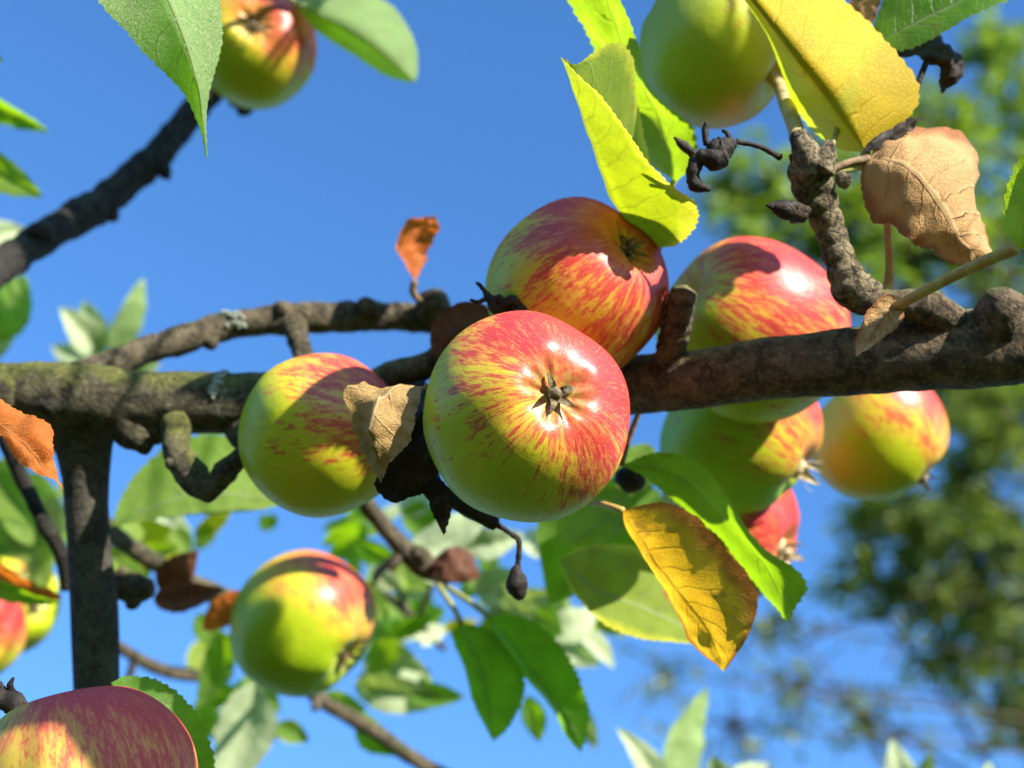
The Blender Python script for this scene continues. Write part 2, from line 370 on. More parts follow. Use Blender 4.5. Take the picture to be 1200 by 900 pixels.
# ------------------------------------------------------------------ leaf builder
def leaf_shape(v):
    """half-width profile of an apple leaf, base v=0 to drawn-out tip v=1"""
    return (math.sin(math.pi * min(1.0, v ** 0.78)) ** 0.85) * (1 - 0.12 * v) if 0 < v < 1 else 0.0
def leaf_mesh(Lp, Mp, Rp, side, teeth, belly, wav, seed, crumple, nu):
    n = len(Mp); rnd = random.Random(seed)
    L, M, R = (np.array(a) for a in (Lp, Mp, Rp))
    length = np.linalg.norm(np.diff(M, axis=0), axis=1).sum()
    T = np.gradient(M, axis=0)
    nm = np.cross(R - L, T); nm /= np.linalg.norm(nm, axis=1)[:, None] + 1e-9
    av = nm[n // 4: 3 * n // 4].mean(axis=0); av /= np.linalg.norm(av) + 1e-9
    nm[0] = nm[-1] = av
    verts, uv, faces = [], [], []
    ph = rnd.random() * 6
    for i in range(n):
        v = i / (n - 1)
        row = []
        for k in range(-nu, nu + 1):
            t = abs(k) / nu; E = L[i] if k < 0 else R[i]
            wv = E - M[i]
            p = M[i] + wv * t + nm[i] * (belly * np.linalg.norm(wv) * 4 * t * (1 - t))
            if t == 1 and teeth and 0.06 < v < 0.985:
                saw = (v * teeth + 0.13 * math.sin(v * 37 + ph)) % 1.0
                p = p + wv / (np.linalg.norm(wv) + 1e-9) * (saw - 0.35) * length * (0.52 if crumple < .02 else 0.3) / teeth
            # puckering between the side veins, wavy margin
            q = ((v - 0.22 * t ** 1.25) * 9) % 1.0
            p = p + nm[i] * (0.0042 * length / 1.0 * math.sin(math.pi * q) * (1 - t) * min(1, 3 * t) * min(1, 6 * v, 6 * (1 - v)))
            p = p + nm[i] * (wav * length * t * t * math.sin(v * 11 + ph + (1.7 if k < 0 else 0)) * math.sin(math.pi * v))
            if crumple:
                q3 = Vector(p) * (7.0 / length) + Vector((seed * 3.3, 0, 0))
                p = p + nm[i] * (crumple * length * (noise.noise(q3) + 0.5 * noise.noise(q3 * 2.3)) * min(1, 5 * v)) + (R[i] - L[i]) * (crumple * 0.8 * noise.noise(q3 * 1.7 + Vector((9, 0, 0))) * t)
            verts.append(p); uv.append(((k / nu) * 0.5 + 0.5, v))
    m = 2 * nu + 1
    for i in range(n - 1):
        for j in range(m - 1):
            faces.append((i * m + j, i * m + j + 1, (i + 1) * m + j + 1, (i + 1) * m + j))
    # orientation: which face of the blade looks to the viewer
    cen = M.mean(axis=0); view = np.array(CAM) - cen
    front = float(av @ view) > 0                      # winding above gives normal = du x dv = av
    if front != (side == 'top'): faces = [f[::-1] for f in faces]
    return verts, faces, uv
def leaf_finish(name, data, mat, parent, pet, pet_r, pet_mat, label):
    b = MB().add(data, 0)
    if pet:
        pts = [PP(p) for p in pet]
        z = pet[0][2]
        b.add(tube_data(pts, [px(pet_r * (1.0 - 0.25 * i / len(pts)), z) for i in range(len(pts))], 18, 8, 0.06), 1)
    o = b.build(name, [mat, pet_mat], parent)
    if label: o['label'] = label
    return o
def leaf(parent, mat, base, mid, tip, left, right, side='top', teeth=26, belly=0.08, wav=0.012, n=79, nu=6, seed=1, pet=None, pet_r=4, pet_mat=None, label=None, name='leaf', crumple=None):
    """blade from the traced midrib and two margins, every point with its own depth"""
    if crumple is None: crumple = 0.05 if mat in DRY else 0.008
    if mat in DRY: teeth = teeth * 1.6
    B, Tp = PP(base), PP(tip)
    M = catmull([B] + [PP(p) for p in mid] + [Tp], n)
    L = catmull([B] + [PP(p) for p in left] + [Tp], n)
    R = catmull([B] + [PP(p) for p in right] + [Tp], n)
    return leaf_finish(name, leaf_mesh(L, M, R, side, teeth, belly, wav, seed, crumple, nu), mat, parent, pet, pet_r, pet_mat or PETIOLE, label)
def gleaf(parent, mat, base, tip, width, roll=0.0, fold=0.25, curl=0.08, side='top', seed=1, teeth=22, n=45, nu=4, bend=0.0, pet=None, pet_r=3.5, pet_mat=None, label=None, wav=0.012, name='leaf'):
    """blade from base to tip; width in pixels at its depth; roll turns it about its midrib"""
    B, Tp = PP(base), PP(tip); a = Tp - B; ln = a.length; ad = a.normalized()
    vw = (CAM - (B + Tp) * 0.5).normalized()
    s = ad.cross(vw).normalized(); s = Quaternion(ad, math.radians(roll)) @ s; nn = s.cross(ad).normalized()
    hw = px(width, (base[2] + tip[2]) / 2) * 0.5
    L, M, R = [], [], []
    for i in range(n):
        v = i / (n - 1); c = B + a * v + nn * (curl * ln * 4 * v * (1 - v)) + s * (bend * ln * 4 * v * (1 - v))
        wd = hw * leaf_shape(v)
        L.append(c - s * wd * math.cos(fold) + nn * wd * math.sin(fold)); R.append(c + s * wd * math.cos(fold) + nn * wd * math.sin(fold)); M.append(c)
    return leaf_finish(name, leaf_mesh(L, M, R, side, teeth, 0.06, wav, seed, 0.05 if mat in DRY else 0.012, nu), mat, parent, pet, pet_r, pet_mat or PETIOLE, label)

# ------------------------------------------------------------------ branches
def branch(name, parent, mat, pts, radii_px, n=60, m=16, rough=0.1, rings=0.0, seed=0, label=None, extra=None, ringf=70, nscale=1.0):
    """pts (x, y, depth); radii in pixels at that depth; extra = more (pts, radii) stubs grown from it in the same mesh"""
    b = MB().add(tube_data([PP(p) for p in pts], [px(r, p[2]) for r, p in zip(radii_px, pts)], n, m, rough, rings, seed, True, nscale, ringf))
    for (ep, er, *opt) in (extra or []):
        b.add(tube_data([PP(p) for p in ep], [px(r, p[2]) for r, p in zip(er, ep)], opt[0] if opt else 26, 16, rough * 1.9, opt[1] if len(opt) > 1 else rings, seed + 3, True, nscale, 260))
    o = b.build(name, [mat], parent)
    if label: o['label'] = label
    return o

# ------------------------------------------------------------------ ground
def ground():
    V, F = [], []
    xs = [-400, -120, -40, -12, -4, 0, 4, 12, 40, 120, 400]
    ys = [-400, -120, -40, -12, -4, 0, 4, 12, 40, 120, 400]
    for y in ys:
        for x in xs: V.append((x, y, 0.15 * noise.noise(Vector((x * 0.13, y * 0.11, 0))) if abs(x) + abs(y) > 5 else 0.0))
    k = len(xs)
    for j in range(len(ys) - 1):
        for i in range(k - 1): F.append((j * k + i, j * k + i + 1, (j + 1) * k + i + 1, (j + 1) * k + i))
    m, t, out = new_mat('meadow_grass'); N = NT(t)
    co = N.n('ShaderNodeTexCoord').outputs['Object']
    c = N.mix(N.ramp(N.noise(co, 2.5, 6, 0.7), 0.35, 0.7), (0.045, 0.08, 0.015), (0.10, 0.13, 0.035))
    b = N.pbsdf(c, 0.9, 0.2, N.bump(N.noise(co, 40, 4, 0.7), 0.8, 0.05)); N.l(b.outputs[0], out.inputs[0])
    o = mesh_obj('ground', V, F, m)
    tag(o, 'grassy meadow ground below the apple tree', kind='structure')
ground()
def horizon_screen():  # unseen ring added to keep bright horizon sky out of apple reflections
    V, F = [], []
    n = 96
    for j, (r, k) in enumerate([(34, -0.4), (38, 2.2), (44, 5.0), (54, 8.0), (70, 10.0), (100, 11.0)]):
        for i in range(n):
            a = 2 * math.pi * i / n
            back = 0.75 + 0.25 * math.cos(a + 2.2)
            h = k * back * (1 + 0.25 * noise.noise(Vector((math.cos(a) * 3, math.sin(a) * 3, j * 0.4)))) + (0.9 * noise.noise(Vector((i * 0.9, j * 1.7, 3))) if j else 0)
            V.append((r * math.cos(a), r * math.sin(a), h))
    for j in range(5):
        for i in range(n):
            q = (i + 1) % n; F.append((j * n + i, j * n + q, (j + 1) * n + q, (j + 1) * n + i))
    m, t, out = new_mat('screen_slope'); N = NT(t)
    co = N.n('ShaderNodeTexCoord').outputs['Object']
    c = N.mix(N.ramp(N.noise(co, 0.35, 6, 0.7), 0.35, 0.7), (0.03, 0.055, 0.012), (0.09, 0.12, 0.03))
    b = N.pbsdf(c, 0.9, 0.2, N.bump(N.noise(co, 1.2, 5, 0.7), 1.0, 0.8)); N.l(b.outputs[0], out.inputs[0])
    tag(mesh_obj('horizon_screen', V, F, m), 'unseen ring of green slopes added to block the low sky', kind='structure')
horizon_screen()

# ------------------------------------------------------------------ apple tree: wood
tree_base = P(112, 800, 0.56); tree_base = Vector((tree_base.x - 0.02, tree_base.y + 0.03, 0.0))
tree = empty('apple_tree', tree_base)
tag(tree, 'apple tree with a mossy horizontal branch across the picture and serrated leaves', 'apple tree')

def knob(x, y, z, dx, dy, r): return ([(x, y, z), (x + dx * 0.6, y + dy * 0.6, z - 0.002), (x + dx, y + dy, z - 0.003)], [r, r * 0.95, r * 0.6])
main = branch('branch', tree, BARK_MAIN,
    [(-420, 500, .60), (-150, 478, .57), (0, 464, .555), (90, 468, .55), (170, 472, .55), (260, 472, .548), (340, 466, .55), (420, 464, .555), (490, 484, .555), (570, 492, .55), (680, 470, .54)],
    [48, 42, 38, 42, 37, 36, 32, 27, 24, 26, 30], 240, 40, 0.085, 0.02, 1, label='thick mossy branch at the left',
    extra=[([(150, 478, .552), (158, 500, .548), (167, 518, .545), (171, 531, .544)], [32, 29, 19, 6]), ([(190, 485, .550), (184, 505, .547), (178, 518, .546)], [26, 20, 9]), ([(205, 495, .54), (208, 528, .530), (226, 558, .524), (250, 582, .52)], [18, 17, 20, 10], 40, 0.0),
           ([(240, 580, .521), (262, 556, .520), (284, 532, .522), (304, 518, .528)], [12, 14, 11, 13], 40, 0.0), ([(292, 470, .556), (288, 503, .545), (282, 520, .538)], [24, 26, 10]), ([(206, 540, .526), (199, 545, .522)], [12, 7]), ([(262, 552, .52), (272, 560, .517)], [10, 6]),
           ([(425, 460, .553), (465, 440, .552), (505, 425, .55), (530, 400, .54)], [20, 18, 15, 10]), ([(0, 462, .545), (-14, 452, .530)], [26, 20])])
right = branch('branch', tree, BARK_RIGHT,
    [(640, 458, .548), (700, 455, .535), (760, 450, .515), (820, 444, .497), (900, 432, .485), (1000, 424, .475), (1090, 414, .468), (1150, 408, .465), (1230, 402, .462), (1420, 380, .46)],
    [34, 35, 35, 34, 36, 40, 42, 46, 44, 46], 260, 44, 0.055, 0.012, 4, label='brown mossy branch at the right, thick and bare',
    extra=[([(782, 425, .500), (792, 385, .494), (799, 352, .490), (802, 340, .489)], [17, 17, 16, 15], 34, 0.10),
           ([(1165, 395, .462), (1172, 368, .455), (1178, 345, .452)], [34, 30, 22], 30),
           ([(1120, 380, .462), (1085, 360, .460), (1040, 358, .462), (1010, 352, .465)], [20, 21, 18, 17], 36, 0.08)])
side_b = branch('branch', tree, BARK_TWIG,
    [(40, 460, .565), (110, 434, .575), (180, 408, .59), (270, 382, .605), (350, 373, .61), (430, 371, .615), (500, 374, .62), (560, 384, .625), (640, 400, .63)],
    [17, 17, 17, 17, 18, 17, 17, 14, 10], 150, 18, 0.18, 0.05, 7, label='thinner knobby side branch above the mossy one',
    extra=[([(342, 378, .605), (350, 400, .60), (358, 425, .595)], [15, 12, 10]), knob(250, 392, .60, -4, 16, 10), knob(430, 365, .61, -4, -14, 12), ([(505, 368, .612), (510, 352, .606), (514, 344, .604)], [18, 16, 10]), knob(330, 366, .606, 4, -10, 10)])
# upright grey stem down to the ground
g0 = tree_base
b = MB().add(tube_data([P(88, 468, .556), P(95, 505, .556), P(100, 545, .556), P(102, 610, .556), P(110, 700, .557), P(113, 800, .558), P(120, 920, .56), P(126, 1300, .565), Vector((g0.x, g0.y, 0.6)), Vector((g0.x, g0.y, -0.03))],
    [px(66, .556), px(42, .556), px(29, .556), px(25, .556), px(26.5, .557), px(26.5, .558), px(28, .56), px(40, .565), 0.025, 0.04], 220, 22, 0.07, 0.0, 11))
stem = b.build('stem', [BARK_STEM], tree); stem['label'] = 'upright smooth grey stem carrying the branch'
upper = branch('branch', tree, BARK_DARK,
    [(-330, 640, .60), (-200, 480, .60), (-70, 360, .61), (0, 312, .66), (60, 272, .69), (120, 236, .72), (180, 186, .75), (230, 128, .78), (280, 60, .80), (330, -30, .80), (380, -160, .80)],
    [24, 23, 21, 20, 19, 18.5, 18, 15, 14, 14, 13], 170, 18, 0.28, 0.03, 15, label='dark knobby branch rising at the upper left',
    extra=[knob(46, 280, .68, 0, -18, 14), knob(122, 242, .72, 12, 14, 11), ([(180, 190, .745), (193, 203, .74), (199, 210, .74)], [12, 7, 2]), ([(262, 88, .79), (278, 112, .77), (288, 130, .765)], [11, 12, 9])])
spur = branch('spur', tree, SPUR,
    [(1025, 352, .466), (1000, 338, .466), (985, 305, .466), (970, 262, .466), (957, 232, .465), (950, 205, .464), (946, 178, .463)],
    [20, 24, 18, 18, 22, 25, 20], 140, 18, 0.07, 0.12, 21, label='ringed fruiting spur under the yellow leaf', ringf=170,
    extra=[([(955, 205, .460), (944, 178, .460), (935, 158, .463)], [20, 16, 11], 14, 0.0), ([(960, 200, .458), (968, 182, .458), (972, 166, .459)], [18, 13, 5], 16), ([(985, 205, .462), (990, 215, .460), (995, 205, .459)], [7, 7, 3], 10)])
tw_mid = branch('twig', tree, BARK_TWIG, [(345, 470, .57), (395, 540, .64), (430, 592, .67), (462, 630, .68), (495, 662, .68), (530, 672, .68), (556, 676, .68)], [10, 10, 10, 11, 14, 12, 5], 60, 12, 0.16, 0.05, 31,
    extra=[([(470, 650, .68), (462, 662, .675), (459, 668, .674)], [7, 5, 3]), ([(495, 655, .672), (488, 645, .668)], [12, 9])])
tw_low = branch('twig', tree, BARK_TWIG, [(250, 700, .80), (320, 775, .81), (380, 822, .82), (440, 858, .83), (500, 898, .84), (620, 960, .86)], [9, 9, 9, 9, 9, 9], 50, 10, 0.15, 0.04, 33,
    extra=[([(372, 815, .815), (369, 832, .81)], [6, 5])])
tw_left = branch('twig', tree, BARK_TWIG, [(108, 600, .64), (140, 632, .70), (180, 658, .72), (225, 682, .73), (270, 700, .74)], [11, 11, 11, 10, 9], 40, 12, 0.14, 0.05, 35,
    extra=[([(135, 680, .60), (160, 690, .60), (178, 690, .60)], [18, 17, 11], 26), ([(150, 680, .598), (156, 700, .597), (152, 712, .597)], [12, 11, 7])])
tw_thin = branch('twig', tree, BARK_DARK, [(-40, 430, .60), (0, 505, .61), (25, 560, .62), (50, 610, .62), (72, 650, .625), (78, 690, .63)], [7, 8, 9, 9, 9, 7], 50, 10, 0.15, 0.04, 37)
tw_far = branch('twig', tree, BARK_TWIG, [(112, 740, .80), (150, 765, .84), (190, 785, .86), (235, 792, .88), (270, 790, .9)], [7, 7, 8, 8, 6], 30, 10, 0.1, 0.04, 39, extra=[([(158, 770, .845), (150, 800, .845)], [5, 4])])
tw_pair = branch('twig', tree, BARK_TWIG, [(470, 648, .69), (440, 680, .80), (470, 712, .88), (490, 730, .9), (520, 760, .92)], [6, 5, 5, 5, 4], 30, 8, 0.1, 0.04, 41, extra=[([(480, 722, .89), (455, 660, .89), (450, 640, .89)], [4, 3, 3]), ([(488, 728, .9), (505, 690, .89), (515, 670, .89)], [4, 3, 3])])
tw_dead = branch('twig', tree, BLACK, [(492, 455, .545), (500, 520, .51), (508, 565, .49), (530, 585, .49), (560, 603, .49), (582, 614, .49)], [10, 10, 10, 10, 10, 8], 44, 10, 0.2, 0.06, 43,
    extra=[([(578, 612, .49), (597, 624, .49), (608, 634, .49), (608, 650, .49), (606, 668, .49)], [3.5, 3, 3.5, 3, 3.5], 24, 0.0)], label='black dead fruiting twig below the striped apple')
# shrivelled fruitlet at the end of the dead twig
fv, ff, fu = tube_data([P(606, 662, .49), P(605, 671, .489), P(606, 684, .489), P(608, 696, .489), P(608, 702, .489)], [px(r, .49) for r in (2.5, 8, 13, 9, 5)], 26, 14, 0.22, 0, 5)
mesh_obj('fruitlet', fv, ff, [BLACK], tw_dead, uv=fu)['label'] = 'small black shrivelled fruitlet hanging on a dead twig'
# grey lichen tuft on the side branch, pale bark crack on the main branch
random.seed(5)
b = MB()
for i in range(46):
    x, y = 262 + random.random() * 24, 366 + random.random() * 18
    p = P(x, y, .5995 + random.random() * .002); d = (UPV * random.uniform(-.2, 1) + RGT * random.uniform(-1, 1) - FWD * random.uniform(.3, 1)).normalized()
    b.add(tube_data([p, p + d * .0009, p + d * .0016], [.0005, .0010, .0005], 6, 7, 0.5, 0, i))
b.build('lichen', [LICHEN], side_b)
b = MB()
for i in range(60):
    u_ = random.random(); x = 263 - 15 * u_ ** 0.7 + random.uniform(-5, 5); y = 436 + 30 * u_ + random.uniform(-2, 2)
    off = min(0.97, abs(y - 472) / 36.5); p = P(x, y, .548 - .0121 * math.sqrt(1 - off * off))
    d = (UPV * random.uniform(-.3, .8) + RGT * random.uniform(-.6, .6) - FWD * random.uniform(.2, .8)).normalized()
    b.add(tube_data([p - d * .0004, p + d * .0004, p + d * .0008], [.0006, .0009, .0004], 5, 6, 0.5, 0, i))
b.build('lichen', [LICHEN], main)

# ------------------------------------------------------------------ leaves in front
leaf(upper, LF_FUZZ, (150, -110, .452), [(182, -40, .447), (214, 35, .440), (233, 105, .440)], (243, 191, .446),
     [(105, -70, .452), (100, -25, .448), (117, 5, .445), (152, 40, .443), (186, 78, .443), (215, 110, .444), (233, 148, .446)],
     [(215, -90, .462), (248, -30, .460), (259, 30, .457), (257, 65, .453), (247, 105, .448), (242, 140, .447)],
     side='under', seed=2, teeth=36, n=109, nu=7, label='downy green leaf with a long drawn-out tip at the top left')
leaf(upper, LF_FUZZ, (345, 2, .70), [(395, 28, .695), (440, 56, .695)], (487, 97, .71),
     [(368, -14, .72), (420, -12, .73), (462, 10, .73), (485, 45, .725), (490, 75, .72)],
     [(366, 30, .705), (398, 54, .712), (430, 76, .715), (462, 92, .715)], side='under', seed=3, label='soft green leaf beside the uppermost apple', pet=[(345, 2, .70), (320, -20, .69), (300, -60, .67)])
leaf(right, LF_LIME, (772, 290, .500), [(742, 268, .497), (719, 240, .488), (700, 190, .474), (680, 130, .458), (667, 92, .448)], (656, 67, .441),
     [(768, 262, .508), (764, 205, .504), (756, 150, .494), (747, 100, .482), (734, 60, .469), (715, 51, .460), (692, 64, .454), (674, 76, .447)],
     [(793, 287, .488), (812, 268, .478), (813, 241, .470), (790, 222, .464), (770, 197, .458), (741, 161, .451), (705, 116, .444), (678, 88, .441)],
     side='under', seed=4, teeth=38, n=115, nu=7, belly=-0.04, pet=[(772, 290, .500), (768, 305, .52), (760, 340, .54)], label='bright lime folded leaf touching the upper striped apple')
leaf(right, LF_LIME2, (792, 214, .53), [(770, 140, .518), (735, 60, .503), (705, -20, .488)], (670, -120, .47),
     [(762, 190, .540), (728, 130, .532), (695, 65, .518), (668, 0, .503), (654, -50, .490)],
     [(812, 190, .516), (812, 150, .510), (785, 122, .504), (760, 90, .496), (742, 45, .489), (725, 2, .480), (700, -55, .474)],
     side='under', seed=5, teeth=34, n=103, pet=[(790, 212, .53), (768, 250, .535), (750, 320, .54)], label='lime leaf behind the folded leaf at the top')
leaf(spur, LF_YEL, (1014, 178, .472), [(990, 142, .468), (960, 100, .466), (928, 60, .466), (890, 12, .470), (855, -30, .474)], (825, -60, .480),
     [(985, 174, .484), (952, 152, .496), (928, 120, .502), (914, 80, .502), (900, 42, .498), (876, 5, .494), (845, -35, .488)],
     [(1042, 158, .474), (1071, 128, .477), (1076, 98, .479), (1048, 58, .480), (1020, 28, .482), (980, -6, .484), (930, -45, .486), (860, -75, .486)],
     side='top', seed=6, teeth=30, n=91, belly=0.02, pet=[(1014, 178, .472), (1012, 192, .470), (985, 200, .466), (960, 208, .464)], pet_r=6, label='large yellow leaf hanging over the green apple')
leaf(spur, LF_TAN, (1018, 186, .468), [(1055, 192, .460), (1085, 218, .457), (1106, 252, .458), (1124, 285, .464)], (1150, 310, .474),
     [(1035, 160, .480), (1085, 152, .488), (1128, 163, .490), (1146, 195, .488), (1142, 235, .484), (1158, 268, .484), (1164, 295, .482)],
     [(1010, 200, .468), (1011, 228, .466), (1031, 258, .463), (1064, 288, .462), (1086, 291, .466), (1106, 300, .470), (1126, 312, .474)],
     side='under', seed=7, teeth=18, wav=0.03, belly=0.12, crumple=0.04, pet=[(1018, 186, .468), (990, 192, .465), (965, 205, .462)], pet_r=5, pet_mat=PETIOLE_BROWN, label='big crinkled tan dry leaf')
leaf(spur, LF_GREEN, (1020, 52, .50), [(1060, 34, .497), (1110, 10, .494), (1160, -12, .492)], (1230, -30, .49),
     [(1030, 10, .505), (1055, -25, .507), (1110, -45, .505), (1170, -40, .50)],
     [(1050, 60, .494), (1085, 48, .490), (1130, 24, .488), (1185, -2, .488)], side='top', seed=8, pet=[(1020, 52, .50), (1000, 100, .49), (975, 170, .47)], label='glossy green leaf at the top right corner')
leaf(spur, LF_TAN, (1002, -20, .50), [(1006, 5, .50), (1008, 20, .50)], (1012, 42, .50), [(996, 0, .502), (998, 25, .502)], [(1030, -10, .498), (1026, 20, .498)], side='top', seed=9, n=25, teeth=8)
leaf(spur, LF_BLACK, (1045, 48, .505), [(1075, 55, .50), (1105, 62, .497), (1122, 78, .497)], (1104, 110, .50),
     [(1060, 40, .51), (1100, 38, .508), (1108, 45, .505), (1130, 70, .502), (1126, 90, .50)], [(1060, 72, .496), (1085, 70, .495), (1104, 78, .496), (1100, 95, .499)], side='top', seed=10, teeth=12, wav=0.05, n=45,
     pet=[(1086, 72, .497), (1078, 92, .496), (1074, 108, .495)], pet_mat=BLACK, label='blackened curled leaf below the glossy one')
leaf(spur, LF_BLACK, (1010, 178, .47), [(1040, 160, .472), (1060, 148, .474)], (1083, 138, .475), [(1030, 155, .475), (1060, 138, .478)], [(1035, 172, .468), (1062, 158, .47)], side='top', seed=11, teeth=8, n=31)
# leaf cut by the right edge with its long near petiole, dry bract at its foot
leaf(right, LF_LIME2, (1190, 291, .412), [(1240, 250, .405), (1300, 190, .40)], (1400, 90, .40),
     [(1178, 262, .415), (1180, 225, .415), (1195, 185, .412), (1240, 120, .405), (1320, 80, .40)], [(1240, 290, .41), (1310, 260, .405), (1370, 170, .40)], side='under', seed=12,
     pet=[(1190, 291, .412), (1150, 308, .415), (1100, 332, .42), (1055, 357, .43), (1040, 366, .445)], pet_r=8, pet_mat=PETIOLE_RED, label='lime leaf cut by the right edge on a long reddish petiole')
leaf(right, LF_TAN, (1052, 352, .432), [(1035, 372, .429), (1020, 395, .428)], (1003, 418, .428),
     [(1040, 345, .432), (1018, 362, .431), (1008, 385, .43), (1000, 402, .43)], [(1060, 368, .428), (1050, 385, .427), (1030, 400, .427), (1012, 414, .427)], side='under', seed=13, teeth=7, n=31, belly=0.25, label='small dry bract at the foot of the reddish petiole')
pv, pf, pu = tube_data([P(1039, 352, .470), P(1042, 320, .474), P(1041, 290, .478), P(1038, 230, .486)], [px(r, .453) for r in (7, 5.5, 5, 4.5)], 24, 10, 0.05)
mesh_obj('petiole', pv, pf, [PETIOLE_RED], right, uv=pu)

# small curled brown leaf on the side branch
leaf(side_b, LF_ORANGE, (486, 330, .60), [(484, 305, .60), (488, 280, .602)], (512, 254, .602), [(472, 305, .595), (466, 282, .593), (478, 258, .595)], [(498, 308, .606), (504, 285, .608), (514, 268, .606)], side='top', seed=14, n=37, teeth=9, belly=-0.3,
     pet=[(486, 330, .60), (484, 342, .601), (492, 352, .603), (504, 352, .606)], pet_r=4.5, pet_mat=PETIOLE_BROWN, label='small curled rust leaf standing up from the side branch')
leaf(side_b, LF_BROWN, (580, 372, .53), [(555, 378, .528), (530, 392, .528)], (508, 412, .53), [(565, 356, .53), (535, 356, .53), (510, 375, .53), (504, 398, .53)], [(572, 392, .527), (555, 410, .527), (530, 420, .528), (515, 420, .529)], side='under', seed=15, n=45, teeth=14, label='dark reddish brown dry leaf between branch and apples')
# ochre dry leaf and blackened leaf between two apples
leaf(main, LF_OCHRE, (500, 453, .462), [(455, 458, .445), (440, 480, .438), (436, 515, .438)], (446, 566, .442),
     [(470, 452, .458), (425, 447, .448), (405, 458, .446), (412, 495, .446), (425, 535, .446)], [(492, 462, .448), (487, 485, .440), (478, 520, .438), (455, 542, .440)], side='under', seed=16, teeth=16, belly=0.22, wav=0.02,
     pet=[(500, 453, .462), (520, 455, .475), (545, 460, .50)], pet_mat=PETIOLE_BROWN, label='ochre dry leaf lit between two apples')
leaf(main, LF_BLACK, (506, 470, .475), [(500, 520, .468), (482, 555, .464)], (462, 590, .462), [(490, 490, .468), (468, 530, .462), (440, 562, .461), (446, 580, .461)], [(520, 500, .472), (515, 545, .468), (500, 575, .466), (478, 583, .464)], side='top', seed=17, teeth=10, wav=0.035, n=45, label='blackened leaf hanging between two apples')
leaf(main, LF_BLACK, (508, 560, .466), [(514, 585, .465), (520, 605, .466)], (519, 628, .467), [(496, 572, .466), (506, 598, .467), (514, 615, .468)], [(524, 568, .464), (527, 590, .463), (526, 612, .465)], side='top', seed=18, teeth=6, wav=0.05, n=31)
# orange leaf at the left edge
leaf(main, LF_ORANGE, (-75, 470, .445), [(-30, 485, .44), (5, 502, .436), (38, 530, .434)], (73, 577, .434),
     [(-50, 450, .445), (-5, 466, .443), (30, 486, .441), (60, 500, .440), (62, 530, .437), (69, 558, .435)], [(-40, 495, .44), (0, 510, .436), (22, 537, .432), (46, 556, .432), (64, 566, .433)], side='under', seed=19, teeth=16, belly=0.12, pet=[(-75, 470, .445), (-110, 455, .46), (-150, 455, .52)], label='orange autumn leaf at the left edge')

# right lower cluster
leaf(right, LF_GREEN, (728, 545, .53), [(790, 557, .523), (842, 600, .519), (886, 650, .515), (912, 698, .514)], (922, 730, .515),
     [(770, 530, .516), (815, 541, .508), (852, 583, .504), (893, 637, .503), (928, 664, .504), (945, 688, .506), (932, 712, .510)],
     [(768, 566, .532), (808, 600, .532), (842, 633, .530), (880, 675, .526), (908, 710, .520)], side='under', seed=20, teeth=34, n=103, pet=[(728, 545, .53), (735, 520, .533), (750, 480, .53)], pet_mat=PETIOLE_BROWN, label='long green folded leaf in front of the lower apples')
leaf(right, LF_YELBR, (730, 598, .488), [(762, 652, .484), (800, 702, .481), (826, 738, .481)], (848, 787, .482),
     [(772, 590, .478), (815, 605, .472), (848, 640, .470), (872, 665, .469), (887, 705, .470), (878, 742, .473), (862, 768, .478)],
     [(736, 622, .494), (765, 672, .494), (795, 715, .490), (806, 748, .487), (822, 768, .486), (836, 778, .484)], side='under', seed=21, teeth=28, belly=0.10, wav=0.018, crumple=0.021, pet=[(730, 598, .488), (705, 590, .496), (680, 580, .511), (690, 500, .54)], pet_mat=PETIOLE_RED, label='yellow brown withering leaf below the apples')
leaf(right, LF_GREEN, (775, 575, 0.670), [(730, 620, 0.665), (690, 660, 0.663)], (644, 708, 0.663),
     [(720, 560, 0.655), (670, 580, 0.651), (632, 612, 0.651), (634, 660, 0.657)], [(765, 640, 0.681), (728, 670, 0.679), (690, 692, 0.673)], side='under', seed=22, teeth=28, label='broad green leaf behind the withering leaf')
leaf(right, LF_LIME, (655, 655, .590), [(700, 692, .584), (750, 712, .581), (800, 735, .578)], (845, 768, .575),
     [(690, 640, .600), (750, 640, .602), (805, 680, .598), (838, 730, .588)], [(670, 692, .578), (705, 727, .568), (755, 748, .564), (812, 756, .566)], side='under', seed=23, teeth=28, label='green leaf with a sunlit lower half')
leaf(right, LF_LIME2, (735, 575, .62), [(715, 600, .615), (690, 625, .612)], (660, 640, .61), [(705, 570, .62), (670, 590, .62), (652, 615, .615)], [(740, 605, .61), (720, 630, .608), (690, 648, .61)], side='under', seed=24)
bv, bf, bu = tube_data([P(744, 545, .56), P(741, 556, .558), P(738, 568, .558), P(736, 576, .558)], [px(r, .56) for r in (6, 17, 17, 6)], 18, 12, 0.25, 0, 8)
mesh_obj('fruitlet', bv, bf, [BLACK], right, uv=bu)['label'] = 'dark shrivelled fruitlet among the lower leaves'
leaf(tw_mid, LF_DARK, (540, 730, .63), [(558, 770, .628), (570, 815, .628)], (578, 869, .63), [(530, 745, .632), (545, 785, .632), (556, 825, .632)], [(575, 740, .626), (608, 782, .626), (614, 812, .626), (597, 850, .628)], side='top', seed=25, teeth=22, pet=[(540, 730, .63), (533, 715, .64), (518, 692, .66), (505, 672, .68)], label='hanging dark green leaf, left of a pair')
leaf(tw_mid, LF_DARK, (572, 722, .63), [(605, 765, .628), (640, 812, .628), (665, 850, .628)], (681, 882, .63), [(578, 745, .634), (610, 785, .634), (642, 825, .634), (664, 862, .632)], [(608, 722, .624), (645, 745, .624), (672, 780, .624), (689, 828, .626), (686, 862, .628)], side='top', seed=26, teeth=24, pet=[(572, 722, .63), (550, 705, .645), (520, 685, .67)], label='hanging dark green leaf, right of a pair')
